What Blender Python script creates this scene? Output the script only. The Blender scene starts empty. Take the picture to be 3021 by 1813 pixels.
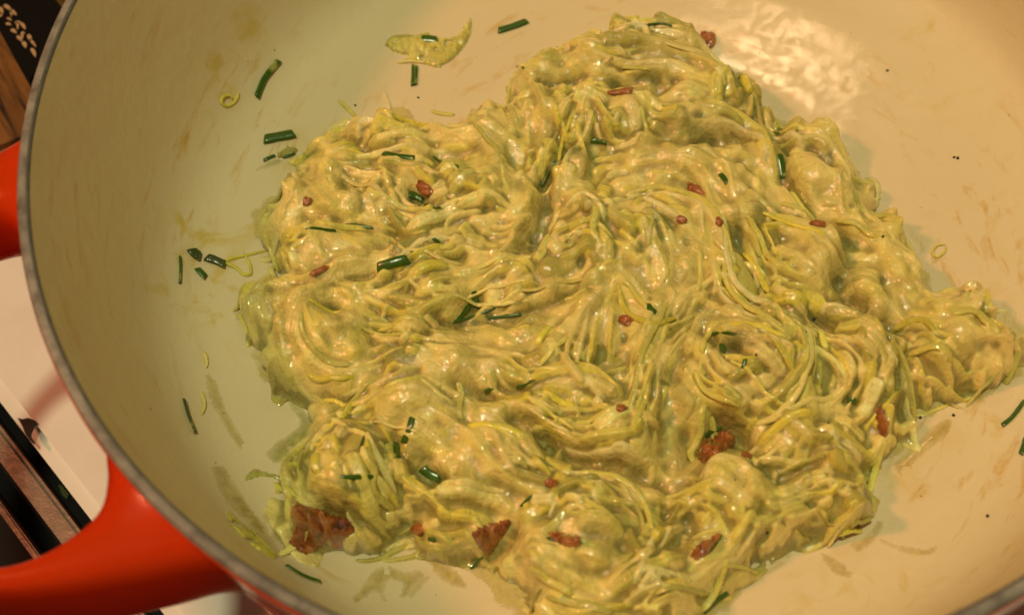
import bpy, bmesh, math, random
import numpy as np
from mathutils import Vector, Matrix, noise as mnoise

random.seed(7); rng = np.random.default_rng(11)
S = bpy.context.scene
COL = S.collection

# ------------------------------------------------------------------ camera, world, lamps, exposure
CAM = np.array([-0.00817382, -0.18151879, 0.286163]); TGT = np.array([-0.02847675, -0.01430631, 0.0])
FW = 1.29992615
_d = TGT - CAM; _d /= np.linalg.norm(_d)
_r = np.cross(_d, [0, 1, 0]); _r /= np.linalg.norm(_r); _u = np.cross(_r, _d)
cd = bpy.data.cameras.new('camera'); cam = bpy.data.objects.new('camera', cd); COL.objects.link(cam)
cam.matrix_world = Matrix(((_r[0], _u[0], -_d[0], CAM[0]), (_r[1], _u[1], -_d[1], CAM[1]), (_r[2], _u[2], -_d[2], CAM[2]), (0, 0, 0, 1)))
cd.sensor_width = 36; cd.lens = FW * 36; cd.clip_start = 0.005; cd.clip_end = 50
cd.dof.use_dof = True; cd.dof.focus_distance = 0.325; cd.dof.aperture_fstop = 14
S.camera = cam
w = bpy.data.worlds.new('World'); S.world = w; w.use_nodes = True
w.node_tree.nodes['Background'].inputs[0].default_value = (0.80, 0.70, 0.40, 1)
w.node_tree.nodes['Background'].inputs[1].default_value = 0.07

def lamp(name, loc, power, color, radius):
    l = bpy.data.lights.new(name, 'POINT'); l.energy = power; l.color = color; l.shadow_soft_size = radius
    o = bpy.data.objects.new(name, l); o.location = loc; COL.objects.link(o); return o
lamp('warm_lamp', (-0.80, -0.02, 1.00), 23.5, (1.0, 0.35, 0.16), 0.07)
hl = bpy.data.lights.new('glare_lamp', 'AREA'); hl.shape = 'RECTANGLE'; hl.size = .10; hl.size_y = .008; hl.energy = .20; hl.color = (1.0, .62, .33)  # unseen lamp added to make the glare on the pot floor
HL = Vector((.075, .505, .775)); ho = bpy.data.objects.new('glare_lamp', hl); COL.objects.link(ho)
_z = (HL - Vector((.03, .04, 0))).normalized(); _x = Vector((1, -.35, 0)).normalized(); _x = (_x - _z * _x.dot(_z)).normalized(); _y = _z.cross(_x)
ho.matrix_world = Matrix(((_x[0], _y[0], _z[0], HL[0]), (_x[1], _y[1], _z[1], HL[1]), (_x[2], _y[2], _z[2], HL[2]), (0, 0, 0, 1)))
lamp('room_lamp', (-0.10, -0.16, 1.22), 26, (1.0, 0.975, 0.57), 0.045)
S.view_settings.view_transform = 'Standard'; S.view_settings.look = 'None'
S.view_settings.exposure = 0.0; S.view_settings.gamma = 1.0

# ------------------------------------------------------------------ pot profile and picture-to-place lookups
PR = np.array([0, .030, .050, .064, .074, .084, .094, .1025, .1075, .1118, .1152, .1176, .1200, .1225, .1250])
PZ = np.array([0, .0, .0002, .0009, .0019, .0031, .0045, .0062, .0082, .0116, .0170, .0240, .0350, .0505, .0695])
HP = 0.070
def zin(r):
    return np.where(r < .125, np.interp(r, PR, PZ), PZ[-1])
SD = 3021 / 2473.0
def ray(q):
    x = (q[0] * SD - 3021 / 2) / (FW * 3021); y = -(q[1] * SD - 1813 / 2) / (FW * 3021)
    v = _d + x * _r + y * _u; return v / np.linalg.norm(v)
def at(q, z):
    v = ray(q); t = (z - CAM[2]) / v[2]; return CAM + t * v
def hit(q, fn):
    v = ray(q); t = np.linspace(0.15, 0.55, 2400); X = CAM[None] + t[:, None] * v[None]
    f = X[:, 2] - fn(X[:, 0], X[:, 1]); i = int(np.argmax(f < 0))
    if i == 0: return at(q, 0)
    a = f[i - 1] / (f[i - 1] - f[i]); return X[i - 1] + a * (X[i] - X[i - 1])
def pot_z(x, y): return zin(np.hypot(x, y))
def normal_of(fn, p, e=.0012):
    x, y = p[0], p[1]
    gx = (fn(np.array([x + e]), np.array([y])) - fn(np.array([x - e]), np.array([y])))[0] / (2 * e)
    gy = (fn(np.array([x]), np.array([y + e])) - fn(np.array([x]), np.array([y - e])))[0] / (2 * e)
    return Vector((-gx, -gy, 1)).normalized()

# ------------------------------------------------------------------ materials
def mat(name, base=(.5, .5, .5), rough=.5, **kw):
    m = bpy.data.materials.new(name); m.use_nodes = True; b = m.node_tree.nodes['Principled BSDF']
    b.inputs['Base Color'].default_value = (*base, 1); b.inputs['Roughness'].default_value = rough
    for k, v in kw.items(): b.inputs[k.replace('_', ' ')].default_value = v
    return m
class NT:
    def __init__(s, m): s.m = m; s.t = m.node_tree; s.b = s.t.nodes['Principled BSDF']
    def n(s, typ, **kw):
        nd = s.t.nodes.new(typ)
        for k, v in kw.items():
            if k.startswith('i_'): nd.inputs[k[2:].replace('_', ' ')].default_value = v
            else: setattr(nd, k, v)
        return nd
    def l(s, a, b): s.t.links.new(a, b)
    def noise(s, vec, scale, detail=4, rough=.55, dist=0.0):
        nd = s.n('ShaderNodeTexNoise'); nd.inputs['Scale'].default_value = scale; nd.inputs['Detail'].default_value = detail
        nd.inputs['Roughness'].default_value = rough; nd.inputs['Distortion'].default_value = dist
        if vec is not None: s.l(vec, nd.inputs['Vector'])
        return nd.outputs[0]
    def ramp(s, f, stops):
        nd = s.n('ShaderNodeValToRGB'); e = nd.color_ramp.elements
        while len(e) < len(stops): e.new(.5)
        for i, (p, c) in enumerate(stops): e[i].position = p; e[i].color = c if len(c) == 4 else (*c, 1)
        s.l(f, nd.inputs[0]); return nd.outputs[0]
    def mix(s, f, a, b, mode='MIX'):
        nd = s.n('ShaderNodeMix', data_type='RGBA', blend_type=mode)
        for k, v in ((0, f), (6, a), (7, b)):
            if hasattr(v, 'links'): s.l(v, nd.inputs[k])
            elif k == 0: nd.inputs[0].default_value = v
            else: nd.inputs[k].default_value = (*v, 1)
        return nd.outputs[2]
    def math(s, op, a, b=None, clamp=False):
        nd = s.n('ShaderNodeMath', operation=op, use_clamp=clamp)
        for k, v in ((0, a), (1, b)):
            if v is None: continue
            if hasattr(v, 'links'): s.l(v, nd.inputs[k])
            else: nd.inputs[k].default_value = v
        return nd.outputs[0]
    def bump(s, h, strength, dist, normal=None):
        nd = s.n('ShaderNodeBump'); nd.inputs['Strength'].default_value = strength; nd.inputs['Distance'].default_value = dist
        s.l(h, nd.inputs['Height'])
        if normal is not None: s.l(normal, nd.inputs['Normal'])
        return nd.outputs[0]
    def obj(s): return s.n('ShaderNodeTexCoord').outputs['Object']

def enamel_inside():
    m = mat('sand_enamel', (.70, .60, .42), .42, Coat_Weight=.25, Coat_Roughness=.07); k = NT(m); P = k.obj()
    sx = k.n('ShaderNodeSeparateXYZ'); k.l(P, sx.inputs[0])
    ang = k.math('MULTIPLY', k.math('ARCTAN2', sx.outputs[1], sx.outputs[0]), .12)
    rad = k.math('SQRT', k.math('ADD', k.math('MULTIPLY', sx.outputs[0], sx.outputs[0]), k.math('MULTIPLY', sx.outputs[1], sx.outputs[1])))
    hgt = k.math('ADD', k.math('ADD', rad, sx.outputs[2]), k.math('MULTIPLY', ang, .12))
    cv = k.n('ShaderNodeCombineXYZ'); k.l(k.math('MULTIPLY', ang, .28), cv.inputs[0]); k.l(hgt, cv.inputs[1])
    streak = k.ramp(k.noise(cv.outputs[0], 210, 5, .62, .5), [(.56, (0, 0, 0)), (.70, (1, 1, 1))])
    where = k.ramp(k.noise(P, 17, 3, .5), [(.43, (0, 0, 0)), (.62, (1, 1, 1))])
    blot = k.ramp(k.noise(P, 75, 5, .6, 1.2), [(.53, (0, 0, 0)), (.66, (1, 1, 1))])
    where2 = k.ramp(k.noise(P, 26, 2, .5, .4), [(.5, (0, 0, 0)), (.64, (1, 1, 1))])
    ring = k.ramp(rad, [(.078, (0, 0, 0)), (.100, (1, 1, 1)), (.117, (1, 1, 1)), (.123, (.0, .0, .0))])
    f1 = k.math('MULTIPLY', k.math('MULTIPLY', streak, where), .80)
    f2 = k.math('MULTIPLY', k.math('MULTIPLY', blot, where2), k.math('ADD', k.math('MULTIPLY', ring, .62), .28))
    c = k.mix(k.noise(P, 6, 2), (.70, .60, .38), (.75, .635, .40))
    c = k.mix(f1, c, (.58, .36, .06)); c = k.mix(f2, c, (.62, .46, .10))
    sp = k.n('ShaderNodeTexVoronoi', feature='F1'); sp.inputs['Scale'].default_value = 95; k.l(P, sp.inputs['Vector'])
    fleck = k.ramp(sp.outputs['Distance'], [(.030, (1, 1, 1)), (.055, (0, 0, 0))])
    gate = k.ramp(sp.outputs['Color'], [(.86, (0, 0, 0)), (.88, (1, 1, 1))])
    c = k.mix(k.math('MULTIPLY', fleck, gate), c, (.10, .055, .015))
    k.l(c, k.b.inputs['Base Color'])
    film = k.ramp(k.noise(P, 34, 3, .5, .3), [(.40, (.52, .52, .52)), (.62, (.38, .38, .38))])
    patch = k.ramp(k.noise(P, 210, 5, .7, .8), [(.44, (.15, .15, .15)), (.60, (1, 1, 1))])
    px_ = k.math('SUBTRACT', sx.outputs[0], .040); py_ = k.math('SUBTRACT', sx.outputs[1], .058)
    near = k.ramp(k.math('SQRT', k.math('ADD', k.math('MULTIPLY', px_, px_), k.math('MULTIPLY', py_, py_))), [(.008, (.9, .9, .9)), (.032, (.05, .05, .05))])   # grease splashed beyond the heap
    k.l(k.math('MULTIPLY', k.math('MULTIPLY', k.ramp(rad, [(.086, (1, 1, 1)), (.100, (.3, .3, .3))]), patch), near), k.b.inputs['Coat Weight'])
    k.l(k.bump(k.noise(P, 1000, 3, .6), .03, .0002), k.b.inputs['Coat Normal'])
    k.l(film, k.b.inputs['Roughness'])
    grease = k.noise(P, 900, 3, .6); soft = k.noise(P, 160, 2)
    k.l(k.bump(k.math('ADD', k.math('MULTIPLY', grease, .30), soft), .32, .0007), k.b.inputs['Normal'])
    return m
def rim_mat():
    m = mat('bare_rim_enamel', (.3, .27, .24), .55); k = NT(m); P = k.obj()
    c = k.mix(k.ramp(k.noise(P, 190, 5, .7), [(.35, (0, 0, 0)), (.7, (1, 1, 1))]), (.13, .115, .10), (.34, .31, .27))
    k.l(c, k.b.inputs['Base Color']); k.l(k.bump(k.noise(P, 900, 3), .5, .0003), k.b.inputs['Normal']); return m
def dark_line_mat():
    m = mat('dark_rim_line', (.06, .055, .05), .5); k = NT(m)
    k.l(k.mix(k.noise(k.obj(), 260, 4, .7), (.03, .028, .026), (.20, .18, .15)), k.b.inputs['Base Color']); return m
def red_mat():
    m = mat('orange_red_enamel', (.60, .030, .004), .17, Coat_Weight=.5, Coat_Roughness=.06); k = NT(m); P = k.obj()
    k.l(k.mix(k.noise(P, 30, 3), (.92, .060, .002), (.96, .078, .003)), k.b.inputs['Base Color'])
    k.l(k.bump(k.noise(P, 60, 2), .12, .001), k.b.inputs['Normal']); return m
def food_mat(name, sss=.12):
    m = mat(name, (.6, .5, .2), .28, Specular_IOR_Level=.3, Subsurface_Weight=sss, Subsurface_Scale=.0025, Coat_Weight=1.0, Coat_Roughness=.03, Coat_IOR=1.75)
    m.node_tree.nodes['Principled BSDF'].inputs['Subsurface Radius'].default_value = (1, .7, .25)
    k = NT(m); P = k.obj()
    a = k.n('ShaderNodeAttribute', attribute_name='Col').outputs['Color']
    c = k.mix(k.math('MULTIPLY', k.ramp(k.noise(P, 420, 4, .6), [(.4, (0, 0, 0)), (.7, (1, 1, 1))]), .22), a, (.84, .68, .22))
    c = k.mix(k.math('MULTIPLY', k.ramp(k.noise(P, 230, 3, .6), [(.52, (0, 0, 0)), (.72, (1, 1, 1))]), .35), c, (.38, .40, .08))
    sp = k.n('ShaderNodeTexVoronoi', feature='F1'); sp.inputs['Scale'].default_value = 150; k.l(P, sp.inputs['Vector'])
    fleck = k.ramp(sp.outputs['Distance'], [(.05, (1, 1, 1)), (.085, (0, 0, 0))])
    gate = k.ramp(sp.outputs['Color'], [(.80, (0, 0, 0)), (.82, (1, 1, 1))])
    c = k.mix(k.math('MULTIPLY', fleck, gate), c, (.06, .045, .02))
    k.l(c, k.b.inputs['Base Color'])
    k.l(k.ramp(k.noise(P, 300, 3), [(.35, (.42, .42, .42)), (.65, (.62, .62, .62))]), k.b.inputs['Roughness'])
    b1 = k.bump(k.noise(P, 430, 2, .5), 1.0, .00062); b2 = k.bump(k.noise(P, 1150, 2, .6), 1.0, .00028, b1)
    k.l(b2, k.b.inputs['Normal']); k.l(b2, k.b.inputs['Coat Normal']); return m
def film_mat():
    m = mat('leek_juice_film', (.6, .5, .2), .25, Coat_Weight=.6, Coat_Roughness=.08, Coat_IOR=1.6); k = NT(m); P = k.obj()
    at_ = k.n('ShaderNodeAttribute', attribute_name='Col'); k.l(at_.outputs['Color'], k.b.inputs['Base Color'])
    nz = k.ramp(k.noise(P, 330, 4, .6), [(.30, (.45, .45, .45)), (.55, (1, 1, 1))])
    k.l(k.math('MULTIPLY', nz, at_.outputs['Alpha'], clamp=True), k.b.inputs['Alpha'])
    k.l(k.bump(k.noise(P, 500, 3), .5, .0006), k.b.inputs['Normal']); return m
def chive_mat(name, c1, c2):
    m = mat(name, c1, .28, Coat_Weight=.35, Coat_Roughness=.12); k = NT(m); P = k.obj()
    k.l(k.mix(k.ramp(k.noise(P, 260, 3, .5), [(.60, (0, 0, 0)), (.68, (.7, .7, .7))]), k.mix(k.noise(P, 500, 3), c1, c2), (.50, .46, .12)), k.b.inputs['Base Color'])
    k.l(k.bump(k.noise(P, 900, 2), .3, .0003), k.b.inputs['Normal']); return m
def bacon_mat():
    m = mat('fried_bacon', (.3, .06, .02), .22, Subsurface_Weight=.08, Subsurface_Scale=.002, Coat_Weight=1.0, Coat_Roughness=.06); k = NT(m); P = k.obj()
    f = k.noise(P, 150, 4, .65, 1.2)
    k.l(k.ramp(f, [(.28, (.07, .018, .004)), (.42, (.25, .058, .010)), (.54, (.42, .15, .035)), (.68, (.62, .38, .15))]), k.b.inputs['Base Color'])
    k.l(k.bump(k.noise(P, 800, 2, .5), .8, .0008), k.b.inputs['Normal']); return m
M = dict(film=film_mat(), inside=enamel_inside(), rim=rim_mat(), line=dark_line_mat(), red=red_mat(), food=food_mat('creamed_leek_mix'),
         shred=food_mat('leek_shred', .10), chive=chive_mat('chive_green', (.024, .075, .003), (.060, .14, .006)),
         darkchive=chive_mat('cooked_chive', (.030, .050, .012), (.07, .095, .02)), bacon=bacon_mat())

# ------------------------------------------------------------------ object helpers
def tag(o, label=None, cat=None, group=None, kind=None):
    if label: o['label'] = label
    if cat: o['category'] = cat
    if group: o['group'] = group
    if kind: o['kind'] = kind
    return o
def empty(name, loc=(0, 0, 0)):
    o = bpy.data.objects.new(name, None); o.location = loc; o.empty_display_size = .01; COL.objects.link(o); return o
def mesh(name, V, F, m, parent=None, smooth=True, col=None, loc=None):
    V = np.asarray(V, float)
    if loc is None and parent is None: loc = (V.min(0) + V.max(0)) / 2; loc[2] = V[:, 2].min()
    if loc is not None: V = V - np.asarray(loc)[None]
    me = bpy.data.meshes.new(name); me.from_pydata(V.tolist(), [], [tuple(int(i) for i in f) for f in F]); me.update()
    if smooth: me.polygons.foreach_set('use_smooth', [True] * len(me.polygons))
    if col is not None:
        ca = me.color_attributes.new('Col', 'FLOAT_COLOR', 'POINT')
        ca.data.foreach_set('color', np.c_[col, np.ones(len(col))][:, :4].astype(np.float32).ravel())
    o = bpy.data.objects.new(name, me); COL.objects.link(o)
    if m is not None: me.materials.append(m)
    if parent is not None: o.parent = parent
    if loc is not None: o.location = loc
    return o
def lathe(prof, n=256):
    V = []; F = []
    for r, z in prof:
        for i in range(n):
            a = 2 * math.pi * i / n; V.append((r * math.cos(a), r * math.sin(a), z))
    for j in range(len(prof) - 1):
        for i in range(n):
            i2 = (i + 1) % n; F.append((j * n + i, j * n + i2, (j + 1) * n + i2, (j + 1) * n + i))
    return V, F
def spline(pts, step):
    P = np.asarray(pts, float)
    if len(P) < 3:
        n = max(3, int(np.linalg.norm(P[-1] - P[0]) / step)); t = np.linspace(0, 1, n)[:, None]; return P[0] * (1 - t) + P[-1] * t
    Q = np.vstack([2 * P[0] - P[1], P, 2 * P[-1] - P[-2]]); out = []
    for i in range(1, len(Q) - 2):
        n = max(2, int(np.linalg.norm(Q[i + 1] - Q[i]) / step)); t = np.linspace(0, 1, n, endpoint=False)[:, None]
        out.append(.5 * (2 * Q[i] + (Q[i + 1] - Q[i - 1]) * t + (2 * Q[i - 1] - 5 * Q[i] + 4 * Q[i + 1] - Q[i + 2]) * t ** 2 + (3 * Q[i] - Q[i - 1] - 3 * Q[i + 1] + Q[i + 2]) * t ** 3))
    out.append(P[-1:]); return np.vstack(out)

# ------------------------------------------------------------------ the pot
pot = empty('dutch_oven', (0, 0, -.008))
tag(pot, 'round orange-red enamelled pot with sand-coloured inside and bare grey rim, holding the leek mixture', 'pot')
def smooth_prof():
    P = spline(np.c_[PR, PZ], .0015); return [(max(r, 1e-5), z) for r, z in P]
def shift(V, dz): return [(x, y, z + dz) for x, y, z in V]
V, F = lathe(smooth_prof(), 320); mesh('enamel_interior', shift(V, .008), F, M['inside'], pot)
V, F = lathe([(.1250, .0695), (.1251, .0700), (.12545, .0702), (.1257, .0702)], 320); mesh('rim_edge_line', shift(V, .008), F, M['line'], pot)
V, F = lathe([(.1257, .0702), (.1262, .07035), (.1271, .0703), (.1276, .0698), (.1277, .0690)], 320); mesh('rim', shift(V, .008), F, M['rim'], pot)
ext = [(.1277, .0690), (.12795, .0680), (.1276, .062), (.1262, .045), (.1235, .022), (.119, .008), (.112, -.001), (.104, -.006), (.098, -.008), (.0001, -.008)]
V, F = lathe([tuple(p) for p in spline(ext, .003)], 320); mesh('outer_wall', shift(V, .008), F, M['red'], pot)
AX = math.radians(-154)
def make_handle(ax, name='handle'):
    Ih = [(.1240, .019), (.1256, .0255), (.1272, .0317), (.1310, .0372), (.1410, .0400), (.1500, .0385), (.1580, .0320), (.1635, .020), (.1650, 0)]
    Oh = [(.0990, .0770), (.1072, .0655), (.1140, .0605), (.1235, .0572), (.1380, .0520), (.1520, .0455), (.1660, .0350), (.1745, .020), (.1770, 0)]
    def full(h): h = np.array(h); b = h[::-1][1:].copy(); b[:, 1] *= -1; return np.vstack([h, b])
    I, O = full(Ih), full(Oh); tt = np.linspace(0, 1, len(I)); T = np.linspace(0, 1, 97)
    def cr(A):
        D = np.gradient(A, tt, axis=0); out = []
        for t in T:
            i = min(int(t * (len(tt) - 1)), len(tt) - 2); h = tt[1] - tt[0]; s = (t - tt[i]) / h
            out.append((2 * s ** 3 - 3 * s * s + 1) * A[i] + (s ** 3 - 2 * s * s + s) * h * D[i] + (-2 * s ** 3 + 3 * s * s) * A[i + 1] + (s ** 3 - s * s) * h * D[i + 1])
        return np.array(out)
    I, O = cr(I), cr(O); nc = 40; V = []; F = []
    for j, t in enumerate(T):
        for c in range(nc):
            a = 2 * math.pi * c / nc; ca, sa = math.cos(a), math.sin(a)
            e = .42 if ca > 0 else .6; ux = math.copysign(abs(ca) ** e, ca); uz = math.copysign(abs(sa) ** e, sa)
            q = I[j] + (O[j] - I[j]) * (.5 + .5 * ux) * (.84 + .16 * abs(2 * t - 1) ** 6)
            r = np.hypot(*q); R0 = .1266
            if r < R0: q = q * (R0 / r)
            th = .0115; droop = -.004 * math.sin(math.pi * t)
            z = .0556 + droop + th * uz - (.0025 * max(0, ux) ** 2 if uz > 0 else 0)
            V.append((q[0] * math.cos(ax) - q[1] * math.sin(ax), q[0] * math.sin(ax) + q[1] * math.cos(ax), z + .008))
    for j in range(len(T) - 1):
        for c in range(nc):
            c2 = (c + 1) % nc; F.append((j * nc + c, j * nc + c2, (j + 1) * nc + c2, (j + 1) * nc + c))
        o = mesh(name, V, F, M['red'], pot)
    me = o.data; bm = bmesh.new(); bm.from_mesh(me); bmesh.ops.recalc_face_normals(bm, faces=bm.faces); bm.to_mesh(me); bm.free(); return o
make_handle(AX); make_handle(AX + math.pi)

# ------------------------------------------------------------------ grid for the heap of leeks
G = .00022; X0, X1, Y0, Y1 = -.106, .106, -.116, .098
nx = int((X1 - X0) / G); ny = int((Y1 - Y0) / G)
gx = X0 + G * np.arange(nx); gy = Y0 + G * np.arange(ny); GX, GY = np.meshgrid(gx, gy)
kx = np.fft.rfftfreq(nx, G)[None]; ky = np.fft.fftfreq(ny, G)[:, None]; K2 = kx ** 2 + ky ** 2
def blur(A, s): return np.fft.irfft2(np.fft.rfft2(A) * np.exp(-2 * (math.pi * s) ** 2 * K2), s=A.shape)
def rnoise(s):
    a = blur(rng.standard_normal((ny, nx)), s); return a / a.std()
OUT = [(1430,75),(1500,62),(1560,55),(1620,62),(1665,62),(1690,100),(1730,130),(1760,155),(1800,180),(1830,210),(1865,260),(1900,285),(1960,280),(1995,262),(2005,290),(2040,330),(2060,380),(2078,440),(2115,430),(2130,470),(2115,510),(2180,545),(2195,580),(2225,650),(2260,700),(2330,725),(2355,750),(2390,790),(2405,830),(2435,870),(2445,890),(2430,915),(2350,950),(2300,960),(2250,990),(2200,1000),(2190,1040),(2140,1090),(2125,1110),(2105,1160),(2090,1230),(2080,1270),(2050,1295),(2000,1300),(1960,1300),(1900,1330),(1870,1350),(1830,1370),(1790,1390),(1750,1425),(1710,1460),(1690,1500),(1660,1560),(1500,1590),(1360,1570),(1290,1500),(1295,1460),(1250,1420),(1210,1390),(1130,1350),(1050,1320),(985,1305),(950,1320),(905,1355),(860,1360),(800,1335),(740,1325),(710,1300),(715,1240),(700,1180),(695,1130),(710,1090),(745,1070),(760,1030),(755,990),(700,960),(665,920),(650,880),(615,820),(595,790),(600,750),(640,715),(680,700),(660,660),(665,620),(650,590),(645,545),(680,520),(675,490),(700,430),(735,395),(745,360),(790,330),(830,310),(870,300),(900,270),(935,265),(970,285),(1010,290),(1060,280),(1120,285),(1130,265),(1180,250),(1230,240),(1235,180),(1260,155),(1320,140),(1360,100),(1400,80)]
OP = np.array([at(q, .003 if (q[1] > 700 or q[0] < 700) else .008)[:2] for q in OUT])
def inside_poly(x, y, P):
    c = np.zeros(x.shape, bool); j = len(P) - 1
    for i in range(len(P)):
        xi, yi = P[i]; xj, yj = P[j]
        m = ((yi > y) != (yj > y)) & (x < (xj - xi) * (y - yi) / (yj - yi + 1e-15) + xi); c ^= m; j = i
    return c
INS = inside_poly(GX, GY, OP)
D = np.full(GX.shape, 1e3)
for i in range(len(OP)):
    a = OP[i]; b = OP[(i + 1) % len(OP)]; ab = b - a
    t = np.clip(((GX - a[0]) * ab[0] + (GY - a[1]) * ab[1]) / (ab @ ab), 0, 1)
    D = np.minimum(D, (GX - a[0] - t * ab[0]) ** 2 + (GY - a[1] - t * ab[1]) ** 2)
D = np.sqrt(D) * np.where(INS, 1, -1)
def dome(d, w_, h): q = np.clip(d / w_, 0, 1); return h * np.sqrt(np.clip(1 - (1 - q) ** 2, 0, 1))
D = D + .0007 * rnoise(.0022) + .0004 * rnoise(.0009); INS = D > 0
H = dome(D, .0085, .0066) + dome(D, .032, .0078)
H = np.where(INS, H, 0.0)
FZ = pot_z(GX, GY)
def samp(A, x, y):
    fx = np.clip((np.asarray(x) - X0) / G, 0, nx - 1.001); fy = np.clip((np.asarray(y) - Y0) / G, 0, ny - 1.001)
    i = fx.astype(int); j = fy.astype(int); a = fx - i; b = fy - j
    v = A[j, i] * (1 - a) * (1 - b) + A[j, i + 1] * a * (1 - b) + A[j + 1, i] * (1 - a) * b + A[j + 1, i + 1] * a * b
    ok = (x > X0) & (x < X1) & (y > Y0) & (y < Y1); return np.where(ok, v, 0)
Hb = blur(H, .002)
def foodz0(x, y): return pot_z(x, y) + samp(Hb, x, y)
_cache = {}
def W2(q):
    if q not in _cache: _cache[q] = hit(q, foodz0)[:2]
    return _cache[q]
def path(pts, step=.0008): return spline(np.array([W2(tuple(p)) for p in pts]), step)

LUMPS = [(1490,290,60,3),(1330,180,60,1.5),(1050,680,85,2.5),(770,620,70,2.5),(780,800,80,3),(860,1130,100,3.5),(1150,1130,110,2.5),(1420,1270,120,4),(1750,1180,75,3.5),(2000,1170,90,2.5),(1800,880,130,4),(1520,1030,85,3.5),(1950,640,80,2.5),(2310,850,75,2.5),(1550,560,100,2.5),(1205,300,45,2.5),(900,320,45,1.5),(950,450,80,1.5),(1500,120,100,1.5),(1980,400,60,2),(1330,960,80,2),(2060,900,75,2.5),(1880,1290,70,1.5),(1230,500,80,2.5),(1420,520,60,2),(1380,380,50,2),(2100,720,60,1.5),(1020,1000,70,2),(1300,1380,70,2.5),(1560,1420,80,2.5),(1240,660,60,1.5),(1440,640,60,2)]
for x, y, r, h in LUMPS:
    c = W2((x, y)); e = W2((x + r, y)); rr = np.linalg.norm(e - c)
    H += INS * h * .0013 * np.exp(-((GX - c[0]) ** 2 + (GY - c[1]) ** 2) / (2 * (rr * .62) ** 2))
CRE = [([(1034,800),(1166,762),(1282,735),(1414,706)],2.5,2.5),([(918,688),(1017,645),(1116,616)],2.2,2),([(819,534),(901,551),(984,562)],2,1.6),
 ([(1241,1016),(1275,1050),(1343,1090),(1427,1113),(1529,1140),(1610,1172),(1655,1160)],3.2,3.5),([(1308,208),(1350,203),(1400,190)],2.2,3),([(1490,205),(1560,212),(1625,198)],3.5,3),
 ([(740,352),(800,338),(880,342)],2,2),([(1305,450),(1330,400),(1375,352)],2,3),([(1600,330),(1690,318),(1790,316)],4.5,4),([(950,1080),(990,1110),(1050,1150)],3,4),
 ([(660,935),(800,955),(900,938),(1010,905)],2,2),([(1655,1120),(1680,1060),(1730,1035),(1775,1050)],4.5,4.5),([(2040,620),(2030,690),(2090,750),(2190,800)],3.5,3),
 ([(1875,270),(1885,330),(1905,420),(1970,510),(2070,570)],2.5,2.5),([(2130,800),(2165,900),(2185,990)],2.5,3),([(1690,1440),(1760,1385),(1840,1290)],2,2.2),([(1110,930),(1180,950),(1250,950)],2.5,2.5),
 ([(660,705),(760,688),(900,665)],2,2),([(1060,780),(1110,770),(1145,720)],2.5,3.5),([(1250,605),(1290,565),(1335,480)],3.5,3),([(1700,820),(1760,855),(1800,870)],3,3),([(1440,1310),(1500,1330)],3,2),([(1960,355),(2010,400)],2.5,3),
([(800,1230),(900,1270),(1000,1290)],2.5,2.5),([(1180,1330),(1240,1290)],2.5,2.5),([(1000,470),(1060,500)],2.5,2),([(1820,1130),(1900,1150),(1960,1120)],2.5,2.5),([(1600,1230),(1660,1260),(1640,1330)],3,2.5),([(800,745),(825,770)],3,3),([(1760,560),(1785,600)],3,2.5),([(1970,760),(2010,775)],4,2.5)]
CR = np.zeros_like(H)
for pts, wd, dp in CRE:
    P = path(pts, .001); d2 = np.full(H.shape, 1.0)
    x0, x1 = P[:, 0].min() - .012, P[:, 0].max() + .012; y0, y1 = P[:, 1].min() - .012, P[:, 1].max() + .012
    i0, i1 = max(0, int((x0 - X0) / G)), min(nx, int((x1 - X0) / G)); j0, j1 = max(0, int((y0 - Y0) / G)), min(ny, int((y1 - Y0) / G))
    xx, yy = GX[j0:j1, i0:i1], GY[j0:j1, i0:i1]; d2 = np.full(xx.shape, 1.0)
    for p in P: d2 = np.minimum(d2, (xx - p[0]) ** 2 + (yy - p[1]) ** 2)
    CR[j0:j1, i0:i1] = np.maximum(CR[j0:j1, i0:i1], dp * .001 * np.exp(-d2 / (2 * (wd * .00055) ** 2)))
H = np.where(INS, np.maximum(H + .0011 * rnoise(.0042) * np.clip(D / .006, 0, 1) + .0006 * rnoise(.0018) * np.clip(D / .004, 0, 1) - CR, .0004), 0)
HB = H.copy()

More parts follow.
